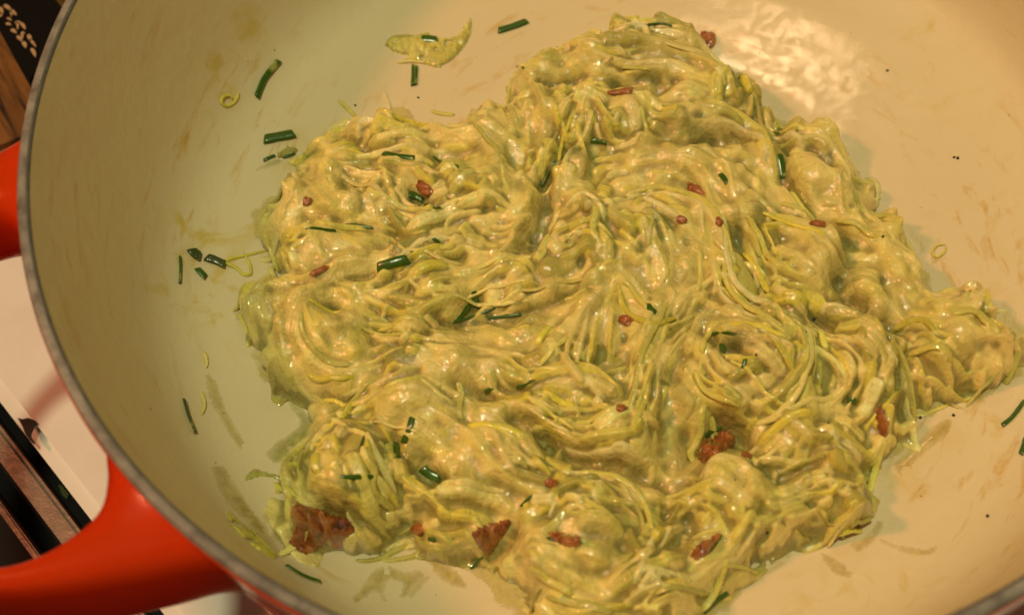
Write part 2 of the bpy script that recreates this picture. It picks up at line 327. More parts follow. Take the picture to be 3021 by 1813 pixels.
# guided strokes: (points, half width mm, copies, spread mm, colour key)
GU = [
 ([(1637,257),(1688,260),(1739,267),(1779,284),(1826,321),(1853,355),(1870,399),(1857,440)],1.5,5,1.6,'y'),
 ([(1570,335),(1640,330),(1700,300),(1760,292),(1820,335),(1860,400)],1.6,3,1.2,'c'),
 ([(1450,480),(1480,430),(1540,405),(1620,400),(1700,430),(1760,500),(1800,560)],1.1,4,1.5,'c'),
 ([(1480,520),(1530,470),(1600,455),(1680,490),(1730,560),(1750,620),(1740,680),(1800,760),(1890,830)],.9,4,1.8,'y'),
 ([(1700,470),(1725,540),(1738,619),(1762,673),(1792,711),(1840,751),(1880,782),(1917,815),(1978,890)],1.1,2,1.2,'Y'),
 ([(1790,520),(1816,559),(1840,592),(1867,636),(1894,680),(1924,721)],1.0,3,1.4,'y'),
 ([(1860,555),(1920,560),(1980,600),(2010,650),(2050,700)],2.2,3,2.2,'c'),
 ([(1850,570),(1880,630),(1930,690),(2000,720)],1.8,3,2,'g'),
 ([(2009,525),(2060,540),(2110,575),(2160,590)],1.1,4,1.8,'y'),
 ([(1930,560),(1990,560),(2040,610),(2090,650)],1.3,4,2,'c'),
 ([(1900,340),(1950,330),(2000,360),(2030,420),(2045,500),(2080,550)],1.3,4,1.8,'o'),
 ([(1905,420),(1925,470),(1960,520),(2000,545)],1.2,4,1.6,'y'),
 ([(2171,707),(2211,734),(2262,751),(2313,751),(2343,734)],2.2,2,.8,'o'),
 ([(2100,560),(2160,600),(2200,660),(2230,710)],1.4,4,1.8,'g'),
 ([(2270,790),(2330,785),(2380,815),(2395,870)],1.3,3,2.2,'y'),
 ([(2160,790),(2220,800),(2280,860),(2300,900)],1.0,5,2.5,'Y'),
 ([(2180,860),(2230,880),(2300,930),(2390,915)],1.2,4,1.6,'y'),
 ([(2120,800),(2150,860),(2184,897),(2190,960)],1.0,4,1.4,'y'),
 ([(1637,810),(1705,760),(1772,761),(1826,778),(1856,800)],1.3,5,1.5,'c'),
 ([(1620,770),(1671,707),(1721,684),(1759,690),(1800,720)],1.1,4,1.5,'c'),
 ([(1700,760),(1640,800),(1590,870),(1570,950),(1540,1060)],1.1,6,3.2,'c'),
 ([(1650,700),(1600,760),(1560,880),(1530,1000),(1500,1080)],1.1,6,3,'y'),
 ([(1705,960),(1680,1030),(1660,1110)],1.2,5,1.8,'Y'),
 ([(1860,790),(1930,800),(1950,880),(1920,960),(1850,1010),(1760,1010)],1.2,6,3,'y'),
 ([(1720,800),(1700,850),(1730,920),(1790,960)],1.1,4,1.6,'c'),
 ([(1660,880),(1680,940),(1740,990),(1800,1010)],1.1,4,2,'y'),
 ([(2000,770),(2070,800),(2103,836),(2137,863),(2144,896),(2124,940),(2100,990)],1.5,5,2.5,'c'),
 ([(1960,820),(2020,870),(2040,930),(2000,990)],1.3,4,2.2,'c'),
 ([(700,740),(703,800),(720,870),(760,920),(820,925),(901,893),(968,855),(1035,818)],1.0,3,.9,'Y'),
 ([(700,790),(690,720),(740,690),(830,690),(870,720),(850,745),(810,740)],1.5,3,1.2,'y'),
 ([(735,740),(735,820),(780,880),(840,890),(930,862),(1010,830)],1.0,4,1.4,'y'),
 ([(655,660),(680,620),(740,590),(800,575),(875,575)],1.6,4,1.7,'Y'),
 ([(660,640),(700,690),(760,690),(850,650),(930,640)],1.5,4,2,'y'),
 ([(740,520),(800,540),(880,545),(960,560),(1020,575)],1.0,4,1.8,'y'),
 ([(930,470),(955,520),(1000,560),(1050,560)],1.2,3,1.4,'c'),
 ([(1209,248),(1245,262),(1255,300),(1235,335),(1195,345),(1160,325),(1160,280),(1185,252),(1215,250)],1.4,2,.7,'c'),
 ([(1140,321),(1170,345),(1195,370),(1213,396)],.7,1,0,'w'),
 ([(1378,248),(1361,298),(1338,381),(1308,462)],.8,2,.5,'Y'),
 ([(1400,250),(1390,310),(1360,390)],2.2,2,1.6,'g'),
 ([(1430,270),(1480,330),(1540,330),(1570,270)],2.0,3,1.5,'y'),
 ([(1430,240),(1500,240),(1560,250),(1600,280)],1.5,3,1.5,'c'),
 ([(1240,175),(1300,175),(1360,165),(1440,190)],1.8,3,1.8,'g'),
 ([(1380,110),(1450,110),(1550,110),(1650,130),(1720,170),(1750,240)],2.2,5,3,'o'),
 ([(1340,150),(1430,160),(1520,170),(1620,170),(1700,200)],1.6,4,2,'c'),
 ([(1760,180),(1800,220),(1850,280),(1870,330)],2,3,1.8,'o'),
 ([(1209,592),(1256,570),(1289,551),(1308,524),(1318,486)],1.6,2,1,'g'),
 ([(1057,550),(1077,524),(1133,504),(1183,500),(1240,530)],1.4,3,1.3,'c'),
 ([(1070,560),(1130,580),(1200,590),(1240,575)],2.0,3,1.8,'c'),
 ([(930,690),(1000,660),(1060,625),(1120,600),(1150,620)],1.7,4,2,'y'),
 ([(900,720),(960,740),(1050,760),(1120,740),(1130,690)],1.9,4,2.4,'c'),
 ([(890,770),(950,790),(1050,800),(1130,790)],1.4,4,1.6,'c'),
 ([(1150,760),(1240,745),(1340,720),(1420,705)],1.5,4,1.5,'c'),
 ([(1489,690),(1514,755),(1545,785),(1577,799),(1637,762)],1.0,1,0,'Y'),
 ([(1500,690),(1535,720),(1565,765)],.8,1,0,'y'),
 ([(1355,750),(1335,805),(1299,852),(1255,878)],1.2,3,1,'Y'),
 ([(1480,690),(1430,760),(1400,850),(1390,930)],1.3,5,2.6,'c'),
 ([(1160,880),(1200,940),(1290,1000),(1350,1030)],1.3,4,2,'c'),
 ([(1000,840),(1100,870),(1200,860),(1300,890)],1.6,5,2.8,'c'),
 ([(1270,960),(1330,930),(1420,940),(1490,990)],1.6,5,2.6,'Y'),
 ([(1290,1000),(1370,1060),(1450,1080),(1520,1080),(1600,1130)],1.9,4,1.8,'c'),
 ([(825,1026),(869,1033),(913,1040),(934,1070),(947,1117),(967,1158),(994,1185),(1035,1219),(1089,1266),(1123,1293)],1.2,3,.9,'Y'),
 ([(1140,1033),(1207,1050),(1258,1063),(1299,1090),(1326,1124),(1346,1141)],1.3,3,1.2,'Y'),
 ([(1100,1000),(1180,1040),(1260,1110),(1310,1160)],1.8,5,2.5,'c'),
 ([(1000,1020),(1080,1050),(1140,1100),(1180,1130)],1.5,4,2,'c'),
 ([(1258,1252),(1309,1198),(1393,1168),(1478,1171),(1539,1212),(1563,1269),(1552,1320),(1519,1388)],1.0,2,.8,'y'),
 ([(1330,1250),(1400,1225),(1470,1250)],1.6,2,1.6,'c'),
 ([(1270,1330),(1330,1370),(1400,1400),(1480,1390),(1530,1350)],1.5,4,2,'c'),
 ([(1220,1380),(1290,1410),(1350,1440),(1430,1470),(1560,1460)],1.3,4,2.2,'y'),
 ([(1500,1480),(1560,1440),(1620,1420),(1690,1430)],1.3,4,2,'c'),
 ([(1637,1421),(1705,1381),(1765,1344),(1806,1286),(1847,1239)],1.6,4,2,'y'),
 ([(1660,1470),(1730,1420),(1800,1380),(1870,1320)],1.4,3,1.5,'o'),
 ([(1857,1198),(1907,1215),(1975,1202),(2043,1188)],1.3,3,1,'c'),
 ([(1806,1114),(1847,1083),(1887,1050)],1.3,2,1,'c'),
 ([(1917,1039),(1975,1053),(2043,1070),(2086,1093),(2107,1117)],2.0,3,1.6,'o'),
 ([(1975,1293),(1924,1306),(1880,1337),(1880,1374)],1.5,2,.8,'o'),
 ([(780,1040),(735,1080),(715,1140),(740,1220),(770,1260)],1.3,4,2,'o'),
 ([(800,1060),(790,1120),(800,1180),(870,1230)],1.4,4,2.4,'Y'),
 ([(870,1080),(880,1140),(900,1200),(960,1250)],1.3,4,2,'y'),
 ([(920,1320),(1000,1300),(900,1340),(850,1345)],1.5,3,1.8,'o'),
 ([(1000,1310),(1080,1330),(1170,1360),(1230,1400)],1.4,3,1.4,'o'),
 ([(740,350),(800,330),(870,310),(920,290)],2.0,3,1.6,'y'),
 ([(1000,310),(1080,320),(1140,340),(1180,350)],1.6,4,1.8,'c'),
 ([(800,360),(900,350),(1000,350),(1080,350)],1.3,4,1.8,'c'),
 ([(780,420),(800,470),(850,510),(900,520)],1.5,4,2,'y'),
 ([(700,440),(720,480),(700,530),(680,560)],1.5,3,1.6,'c'),
 ([(610,800),(600,760),(650,720),(700,710)],1.6,3,1.2,'o'),
 ([(640,780),(650,840),(690,900),(720,950)],1.6,4,1.8,'g'),
 ([(820,1000),(900,950),(1000,930),(1090,940),(1150,990)],1.4,4,1.6,'c'),
 ([(1360,510),(1420,500),(1470,530),(1500,580)],2.0,3,2,'w'),
 ([(1320,600),(1400,575),(1450,600),(1470,640)],1.4,4,2,'y'),
 ([(1180,640),(1230,625),(1290,650),(1340,690)],1.2,4,2,'g'),
 ([(1540,520),(1580,570),(1600,640),(1580,700)],1.3,4,2,'c'),
 ([(1690,1170),(1720,1120),(1780,1120),(1820,1150)],1.8,4,2,'c'),
 ([(1620,1210),(1690,1200),(1760,1230),(1800,1260)],1.5,4,2,'y'),
]
PAL = {'c': (.87, .725, .25), 'w': (.90, .82, .37), 'y': (.73, .66, .14), 'Y': (.74, .65, .07), 'g': (.56, .54, .12), 'o': (.41, .37, .06), 'k': (.20, .22, .045), 'f': (.72, .58, .13)}
COLR = np.zeros((ny, nx, 3)); COLR[:] = PAL['c']
cn = rnoise(.0035)[..., None]; COLR = COLR * (1 + .05 * cn)
def paint(P, wd, t, col, embed=.45, limit=.0032, taper=True, fib=True):
    """lay one leek strand along P on top of what is already there"""
    global H, COLR
    n = len(P)
    if n < 4: return
    x0, x1 = P[:, 0].min() - wd * 1.3, P[:, 0].max() + wd * 1.3; y0, y1 = P[:, 1].min() - wd * 1.3, P[:, 1].max() + wd * 1.3
    i0, i1 = max(0, int((x0 - X0) / G)), min(nx, int((x1 - X0) / G) + 2); j0, j1 = max(0, int((y0 - Y0) / G)), min(ny, int((y1 - Y0) / G) + 2)
    if i1 - i0 < 3 or j1 - j0 < 3: return
    hs = samp(H, P[:, 0], P[:, 1]); k = max(2, int(n * .22)); ker = np.hanning(2 * k + 3)[1:-1]; ker /= ker.sum()
    hp = np.pad(hs, len(ker) // 2, mode='edge'); sm = np.convolve(hp, ker, 'valid')[:n]; b = .62 * sm + .38 * hs
    cap = samp(HB, P[:, 0], P[:, 1]) + limit; b = np.minimum(b - embed * t, cap)
    s = np.linspace(0, 1, n); env = np.clip(np.minimum(s, 1 - s) / .16, 0, 1) ** .6 if taper else np.ones(n)
    A = P[:-1]; AB = P[1:] - P[:-1]; L2 = (AB ** 2).sum(1) + 1e-18
    xx = GX[j0:j1, i0:i1].ravel(); yy = GY[j0:j1, i0:i1].ravel()
    best = np.full(xx.shape, 1.0); U = np.zeros(xx.shape); SS = np.zeros(xx.shape)
    for m in range(n - 1):
        dx = xx - A[m, 0]; dy = yy - A[m, 1]; tt = np.clip((dx * AB[m, 0] + dy * AB[m, 1]) / L2[m], 0, 1)
        ex = dx - tt * AB[m, 0]; ey = dy - tt * AB[m, 1]; d2 = ex * ex + ey * ey; q = d2 < best
        best[q] = d2[q]; sgn = np.sign(AB[m, 0] * dy - AB[m, 1] * dx); U[q] = (np.sqrt(d2) * sgn)[q]; SS[q] = (m + tt[q])
    wl = wd * (.25 + .75 * np.interp(SS, np.arange(n), env)); un = np.sqrt(best) / wl; ok = un < 1
    prof = np.sqrt(np.clip(1 - un ** 2.6, 0, 1)); ph = random.random() * 6
    rib = (.05 * np.cos(U / wd * 7 + ph) + .05 * np.cos(U / wd * 13 + 2 * ph)) if fib else 0
    z = np.interp(SS, np.arange(n), b) + t * (prof + rib * prof) * np.interp(SS, np.arange(n), env ** .5)
    z = np.maximum(z, t * .3 * prof)
    h = H[j0:j1, i0:i1].ravel(); win = ok & (z > h)
    if not win.any(): return
    h[win] = z[win]; H[j0:j1, i0:i1] = h.reshape(j1 - j0, i1 - i0)
    c = COLR[j0:j1, i0:i1].reshape(-1, 3)
    shade = 1 + (.07 * np.cos(U / wd * 7 + ph) + .04 * np.cos(U / wd * 11 + 1 + ph)) * (1 if fib else 0)
    base = np.array(col)[None] * shade[:, None]
    c[win] = base[win] * .85 + c[win] * .15; COLR[j0:j1, i0:i1] = c.reshape(j1 - j0, i1 - i0, 3)
def cream(amount, cover, s=.0011):
    """sauce sinks into the gaps and softens what lies under it"""
    global H, COLR
    m = np.clip(.5 + cover + .45 * rnoise(.0035), 0, 1) * (H > .0004)
    Fh = blur(H, s) - amount * (1.6 - m) - .0002
    k = .00022; d = H - Fh; sm = np.where(d > k, H, np.where(d < -k, Fh, H + (k - d) ** 2 / (4 * k)))
    q = np.clip(-d / .0004 + .3, 0, 1) * (H > .0003)
    H = np.where(H > .0003, sm, H)
    COLR = COLR * (1 - q[..., None] * .8) + np.array(PAL['c'])[None, None] * (q[..., None] * .8)
# flow field from the guided strokes
GP = [path(g[0]) for g in GU]
fp = []; fa = []
for P in GP:
    T = np.gradient(P, axis=0)
    for i in range(0, len(P), 4): fp.append(P[i]); fa.append(math.atan2(T[i, 1], T[i, 0]))
fp = np.array(fp); fa = np.array(fa)
def flow(x, y):
    w_ = 1 / ((fp[:, 0] - x) ** 2 + (fp[:, 1] - y) ** 2 + 6e-6) ** 1.6
    return .5 * math.atan2((w_ * np.sin(2 * fa)).sum(), (w_ * np.cos(2 * fa)).sum())
ii = np.argwhere(D > .0004)
def rand_strand(L, jit=.35):
    j, i = ii[random.randrange(len(ii))]; x, y = gx[i], gy[j]; a = flow(x, y) + random.gauss(0, jit); out = [(x, y)]
    curl = random.gauss(0, 22)
    st = .0011
    for sgn in (1, -1):
        px, py, pa = x, y, a; seq = []
        for _ in range(int(L / 2 / st)):
            f = flow(px, py); d = (f - pa + math.pi / 2) % math.pi - math.pi / 2
            pa += .16 * d + sgn * curl * st * .6; px += sgn * math.cos(pa) * st; py += sgn * math.sin(pa) * st; seq.append((px, py))
        out = out + seq if sgn == 1 else seq[::-1] + out
    return np.array(out)
def rcol(w_='cccyyYgow'): 
    c = np.array(PAL[random.choice(w_)]); return c * (1 + random.gauss(0, .10)) * np.array([1 + random.gauss(0, .02), 1, 1 + random.gauss(0, .1)])
for i in range(300): paint(rand_strand(random.uniform(.006, .020), .7), random.uniform(.0014, .0040), random.uniform(.0012, .0028), rcol('ccyYggook'), limit=.0030, fib=False)
cream(.0000, .15, .0012)
for i in range(640): paint(rand_strand(random.uniform(.005, .017), .75), random.uniform(.0006, .0024), random.uniform(.0009, .0019), rcol('ccyyYggo'), limit=.0036)
cream(.00025, .0, .0009)
HERO = []
for gi, (pts, wd, nc, sp, ck) in enumerate(GU):
    P0 = GP[gi]; closed = np.linalg.norm(P0[0] - P0[-1]) < .35 * np.linalg.norm(np.diff(P0, axis=0), axis=1).sum(); nn_ = nc if nc < 3 or closed else int(nc * 1.6)
    for c in range(nn_):
        off = 0 if nc == 1 else (c - (nn_ - 1) / 2) / max(1, nn_ - 1) * 2.2 * sp * .001 + random.gauss(0, .00045)
        T = np.gradient(P0, axis=0); T /= np.linalg.norm(T, axis=1)[:, None] + 1e-12; Nn = np.c_[-T[:, 1], T[:, 0]]
        wob = np.interp(np.linspace(0, 1, len(P0)), np.linspace(0, 1, 5), [random.gauss(0, .00075 if nc > 1 else .0002) for _ in range(5)])
        P = P0 + Nn * (off + wob)[:, None]
        lo = .55 if closed else .36; a = int(len(P) * random.uniform(0, lo)) if nc > 1 else 0; b = len(P) - (int(len(P) * random.uniform(0, .9 - lo)) if nc > 1 else 0)
        P = P[a:b]
        col = np.array(PAL[ck if random.random() < .55 else random.choice('cyYgw')]) * (1 + random.gauss(0, .09))
        if len(P) < 5: continue
        if c == nn_ // 2 and ck in 'Yyw' and wd < 1.45 and not closed: HERO.append((P, wd, col))
        else: paint(P, wd * .001 * random.uniform(.4, .85), random.uniform(.0007, .0015), col, limit=.0048)
for i in range(110): paint(rand_strand(random.uniform(.008, .022), .5), random.uniform(.0004, .0011), random.uniform(.0006, .0012), rcol('ccyyYgw'), limit=.0048)
cream(.00030, -.05, .0008)
for i in range(110): paint(rand_strand(random.uniform(.007, .018), .6), random.uniform(.0009, .0024), random.uniform(.0009, .0016), rcol('cccyyYgw'), limit=.0050)
for i in range(240): paint(rand_strand(random.uniform(.002, .006), 1.2), random.uniform(.0005, .0014), random.uniform(.0008, .0015), rcol('ccwyY'), limit=.0050, fib=False)
cream(.00024, .1, .0008)
m2 = np.clip((rnoise(.0050) + .30) * 1.3, 0, 1); B2 = blur(H, .0009)      # thick cream lies on parts of the heap
H = np.where(H > .001, H * (1 - m2) + m2 * (np.maximum(H, B2) * .5 + B2 * .5), H); COLR = COLR * (1 - .5 * m2[..., None]) + np.array(PAL['c'])[None, None] * .5 * m2[..., None]
Bm = blur(H, .0032); H = np.where(H > .001, np.maximum(Bm + 1.22 * (H - Bm) + .75 * (H - blur(H, .0009)), .0007), H)
# re-open the deep folds, then the small wet windows between strands
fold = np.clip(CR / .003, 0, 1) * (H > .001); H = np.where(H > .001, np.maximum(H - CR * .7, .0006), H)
PIT = np.zeros_like(H)
WIN = [(1785,570,13,28),(1700,315,45,16),(1560,187,40,9),(1480,195,22,8),(1985,760,30,14),(2130,672,10,14),(2005,380,9,16),(1405,645,11,13),(1770,855,26,30),(1290,575,16,24),(1262,610,20,10),(1085,700,12,8),(850,1045,14,9),(1955,1230,16,10),(2062,940,14,10),(1830,735,16,9),(2050,665,30,24),(1395,385,22,26),(1130,765,26,9),(1010,1095,28,18),(1060,1150,20,10),(1720,1050,30,26),(1430,1300,24,16),(1510,1325,22,16),(800,770,14,16),(1005,480,22,12),(1345,385,14,22),(1660,1245,14,10),(1690,280,20,8),(1850,380,12,14),(1290,1455,26,16),(1090,990,22,7),(1225,650,20,12),(1180,745,14,8),(1250,325,12,10),(1360,200,26,7),(1945,1090,18,9),(1600,935,14,6),(1545,620,14,14),(990,640,22,10)]
for x, y, rx, ry in WIN:
    c = W2((x, y)); ex = W2((x + rx, y)) - c; ey = W2((x, y + ry)) - c; a_ = np.linalg.norm(ex); b_ = np.linalg.norm(ey)
    PIT = np.maximum(PIT, np.exp(-(((GX - c[0]) / a_) ** 2 + ((GY - c[1]) / b_) ** 2) ** 1.6))
for i in range(60):
    j, k_ = ii[random.randrange(len(ii))]; a_ = random.uniform(.0005, .0016); b_ = a_ * random.uniform(.4, .8); th_ = flow(gx[k_], gy[j]); w_ = int(.006 / G)
    sl = (slice(max(0, j - w_), j + w_), slice(max(0, k_ - w_), k_ + w_)); dx = GX[sl] - gx[k_]; dy = GY[sl] - gy[j]
    u_ = dx * math.cos(th_) + dy * math.sin(th_); v_ = -dx * math.sin(th_) + dy * math.cos(th_); PIT[sl] = np.maximum(PIT[sl], random.uniform(.5, 1) * np.exp(-((u_ / a_) ** 2 + (v_ / b_) ** 2) ** 1.5))
PIT *= (.75 + .35 * np.clip(rnoise(.0011), -1, 1)); PIT = np.clip(PIT, 0, 1)
H = np.where(H > .001, np.maximum(H - PIT * .0010, .0006), H)
H = np.where(H > .0002, H + .00007 * rnoise(.0009), H)
Hs = blur(H, .00020); edge = blur((H > .0002).astype(float), .0004); H = np.where(edge > .45, Hs, 0)
gap = np.clip((blur(H, .0022) - H) / .0016 - .22, 0, 1)[..., None]     # crevice shade painted by depth: wider gaps go dark olive
gap2 = np.clip((blur(H, .0008) - H) / .00036 - .16, 0, 1)[..., None]; COLR = COLR * (1 - gap2 * .8) + np.array((.20, .155, .03))[None, None] * gap2 * .8  # finer crevices get painted shade too, browner
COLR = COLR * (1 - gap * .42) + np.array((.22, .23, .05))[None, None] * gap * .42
COLR = COLR * (1 - fold[..., None] * .45) + np.array((.22, .17, .04))[None, None] * fold[..., None] * .45  # shade of the deep folds painted in as brown
COLR = COLR * (1 - PIT[..., None] * .72) + np.array((.14, .17, .06))[None, None] * PIT[..., None] * .72  # pit tint: grey-green juice, with painted shade on top for contrast
mot = rnoise(.0013)[..., None]; COLR = np.clip(COLR * (1 + .05 * mot), .02, .9)

# ------------------------------------------------------------------ the heap as one mesh plus separate strands
heap = empty('leek_mixture', (0, 0, 0))
tag(heap, 'big wet heap of creamy shredded leeks lying on the floor of the pot', 'food')
mask = H > .00015
idx = -np.ones(H.shape, int); use = mask.copy()
use[1:, :] |= mask[:-1, :]; use[:-1, :] |= mask[1:, :]; use[:, 1:] |= mask[:, :-1]; use[:, :-1] |= mask[:, 1:]
q = use[:-1, :-1] & use[1:, :-1] & use[:-1, 1:] & use[1:, 1:]
idx[use] = np.arange(use.sum()); jj, i_ = np.nonzero(q)
quads = np.stack([idx[jj, i_], idx[jj, i_ + 1], idx[jj + 1, i_ + 1], idx[jj + 1, i_]], 1).astype(np.int32)
Z = FZ + np.where(mask, H, -.0006)
VV = np.stack([GX[use], GY[use], Z[use]], 1).astype(np.float32)
me = bpy.data.meshes.new('creamy_base'); me.vertices.add(len(VV)); me.vertices.foreach_set('co', VV.ravel())
me.loops.add(quads.size); me.loops.foreach_set('vertex_index', quads.ravel()); me.polygons.add(len(quads))
me.polygons.foreach_set('loop_start', np.arange(0, quads.size, 4, dtype=np.int32)); me.update(calc_edges=True)
me.polygons.foreach_set('use_smooth', np.ones(len(quads), bool))
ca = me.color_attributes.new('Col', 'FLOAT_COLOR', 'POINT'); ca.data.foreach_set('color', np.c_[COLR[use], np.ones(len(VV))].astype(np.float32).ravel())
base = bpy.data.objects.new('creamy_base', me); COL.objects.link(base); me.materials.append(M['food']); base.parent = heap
Hm = blur(H, .0005)
fs = 3; Dn = (D + .0016 + .0016 * rnoise(.0045) + .0006 * rnoise(.0015))[::fs, ::fs]; keep = (Dn > 0) & (D[::fs, ::fs] < .004)
fi = -np.ones(keep.shape, int); fi[keep] = np.arange(keep.sum()); qq = keep[:-1, :-1] & keep[1:, :-1] & keep[:-1, 1:] & keep[1:, 1:]; fj, fi_ = np.nonzero(qq)
FF = np.stack([fi[fj, fi_], fi[fj, fi_ + 1], fi[fj + 1, fi_ + 1], fi[fj + 1, fi_]], 1); al = np.clip(Dn[keep] / .0022, 0, 1) * .85
VVf = np.stack([GX[::fs, ::fs][keep], GY[::fs, ::fs][keep], FZ[::fs, ::fs][keep] + .00012 + .00035 * np.clip(Dn[keep] / .002, 0, 1)], 1)
mesh('juice_film', VVf, FF, M['film'], heap, col=np.c_[np.tile((.68, .58, .20), (len(VVf), 1)), al])
def foodz(x, y): return pot_z(x, y) + samp(H, x, y)
def foodzs(x, y): return pot_z(x, y) + samp(Hm, x, y)
def sweep(P3, wd, th, twist=0.0, nseg=10, taper=.25, flat=2.0, up=None):
    """closed soft ribbon along P3, half width wd, half thickness th"""
    P3 = np.asarray(P3); n = len(P3); T = np.gradient(P3, axis=0); T /= np.linalg.norm(T, axis=1)[:, None] + 1e-12
    V = []; F = []; s = np.linspace(0, 1, n); env = np.clip(np.minimum(s, 1 - s) / .14, 0, 1) ** .5; env = taper + (1 - taper) * env
    for i in range(n):
        u = Vector(up if up is not None else (0, 0, 1)); t = Vector(T[i]); sd = t.cross(u); sd.normalize(); nn = sd.cross(t)
        a = twist * math.sin(3 * s[i] + 1); sd, nn = sd * math.cos(a) + nn * math.sin(a), nn * math.cos(a) - sd * math.sin(a)
        for c in range(nseg):
            an = 2 * math.pi * c / nseg; ca_, sa = math.cos(an), math.sin(an)
            rr = 1 + .10 * math.cos(5 * an)
            V.append(Vector(P3[i]) + sd * (wd * env[i] * ca_ * rr) + nn * (th * env[i] * sa * rr))
    for i in range(n - 1):
        for c in range(nseg): c2 = (c + 1) % nseg; F.append((i * nseg + c, i * nseg + c2, (i + 1) * nseg + c2, (i + 1) * nseg + c))
    F.append(tuple(range(nseg))[::-1]); F.append(tuple(range((n - 1) * nseg, n * nseg))); return [tuple(v) for v in V], F
def strand_obj(P, wd, col, lift=.0002, th=.0007):
    hs = foodzs(P[:, 0], P[:, 1]); n = len(P); k = max(1, n // 7); ker = np.hanning(2 * k + 3)[1:-1]; ker /= ker.sum()
    sm = np.convolve(np.pad(hs, len(ker) // 2, mode='edge'), ker, 'valid')[:n]; z = np.maximum(.65 * sm + .35 * hs, hs - .0004) + lift
    s = np.linspace(0, 1, n); z -= .0009 * (1 - np.clip(np.minimum(s, 1 - s) / .12, 0, 1)) 
    V, F = sweep(np.c_[P, z], wd, th, random.gauss(0, .25), 10)
    c = np.tile(col, (len(V), 1)) * (1 + .10 * np.sin(np.arange(len(V)) % 10 * 2.3))[:, None]
    return mesh('leek_strand', V, F, M['shred'], heap, col=np.clip(c, .02, .9))
for P, wd, col in HERO: strand_obj(P, wd * .001 * .75, col)
for i in range(55):
    P = rand_strand(random.uniform(.008, .022), .5)
    if samp(H, P[:, 0], P[:, 1]).min() < .0015: continue
    strand_obj(P, random.uniform(.0004, .0010), rcol('ccyyYg'), .0001, random.uniform(.0003, .0005))
for i in range(44):       # loose ends lying out over the rim of the heap
    e = random.randrange(len(OP)); p0 = OP[e]; p1 = OP[(e + 1) % len(OP)]; t_ = random.random(); q0 = p0 * (1 - t_) + p1 * t_
    td = (p1 - p0) / np.linalg.norm(p1 - p0); a = math.atan2(td[1], td[0]) + random.choice((-1, 1)) * random.uniform(.1, .7); L = random.uniform(.005, .013); cu = random.gauss(0, 55)
    P = []; x, y = q0 - .45 * L * np.array((math.cos(a), math.sin(a)))
    for k_ in range(16): P.append((x, y)); x += L / 15 * math.cos(a); y += L / 15 * math.sin(a); a += cu * L / 15
    P = np.array(P)
    if P[:, 1].min() < Y0 + .004: continue
    strand_obj(P, random.uniform(.0004, .0010), rcol('yyYgoc'), .00025, random.uniform(.0003, .0005))
#PART2
# ------------------------------------------------------------------ chives, bacon and scraps in the food and on the enamel
def frame_on(fn, p, ang_dir):
    n = normal_of(fn, p); t = Vector(ang_dir); t = (t - n * t.dot(n)).normalized(); return t, n.cross(t), n
def surf_path(qs, fn, step=.0006, sm=True):
    P = spline(np.array([hit(q, fn) for q in qs]), step)[:, :2]; z = fn(P[:, 0], P[:, 1]); n = len(P)
    if sm and n > 4:
        k = max(1, n // 3); z = np.convolve(np.pad(z, k, mode='edge'), np.ones(2 * k + 1) / (2 * k + 1), 'valid')
    return np.c_[P, z]
def px_to_m(q, npx):
    p = hit(q, pot_z); return npx * SD / (FW * 3021) * np.linalg.norm(p - CAM) * .98
def chive(qs, wpx, label, fn=foodzs, m='chive', group='cut chive pieces', lift=.35, cat='chive piece', flat=.42):
    """a cut piece of hollow chive: a squashed tube with wall thickness, following the surface below it"""
    P = surf_path(qs, fn); n = len(P); wd = px_to_m(qs[0], wpx) / 2; th = max(wd * flat, .00028)
    mid = P[n // 2]; N = np.array(normal_of(fn, mid, .003)); P = P + N[None] * (th * lift + .00008)
    if fn is not pot_z: P[:, 2] -= .5 * th * np.abs(np.linspace(-1, 1, n)) ** 3
    if fn is pot_z: P = P + N[None] * th * .5
    up = tuple(N); ns = 14; T = np.gradient(P, axis=0); T /= np.linalg.norm(T, axis=1)[:, None]; V = []; F = []
    for layer, sc in ((0, 1.0), (1, .72)):
        for i in range(n):
            t = Vector(T[i]); sd = t.cross(Vector(up)).normalized(); nn = sd.cross(t)
            skew = .35 * wd * (1 if i == n - 1 else (-1 if i == 0 else 0))
            for c in range(ns):
                a = 2 * math.pi * c / ns; wv = 1 + .04 * math.sin(i * .9 + c)
                V.append(tuple(Vector(P[i]) + sd * (wd * sc * wv * math.cos(a)) + nn * (th * (sc if layer == 0 else .55) * math.sin(a)) + t * (skew * math.cos(a))))
    for L in (0, 1):
        o = L * n * ns
        for i in range(n - 1):
            for c in range(ns):
                c2 = (c + 1) % ns; f = (o + i * ns + c, o + i * ns + c2, o + (i + 1) * ns + c2, o + (i + 1) * ns + c); F.append(f if L else f[::-1])
    for c in range(ns):
        c2 = (c + 1) % ns; F.append((c, c2, n * ns + c2, n * ns + c)); a = (n - 1) * ns; F.append((a + c2, a + c, n * ns + a + c, n * ns + a + c2))
    return tag(mesh('chive_piece', V, F, M[m]), label, cat, group)
G1 = 'cut chive pieces on the bare enamel'; G2 = 'cut chive pieces in the leek heap'
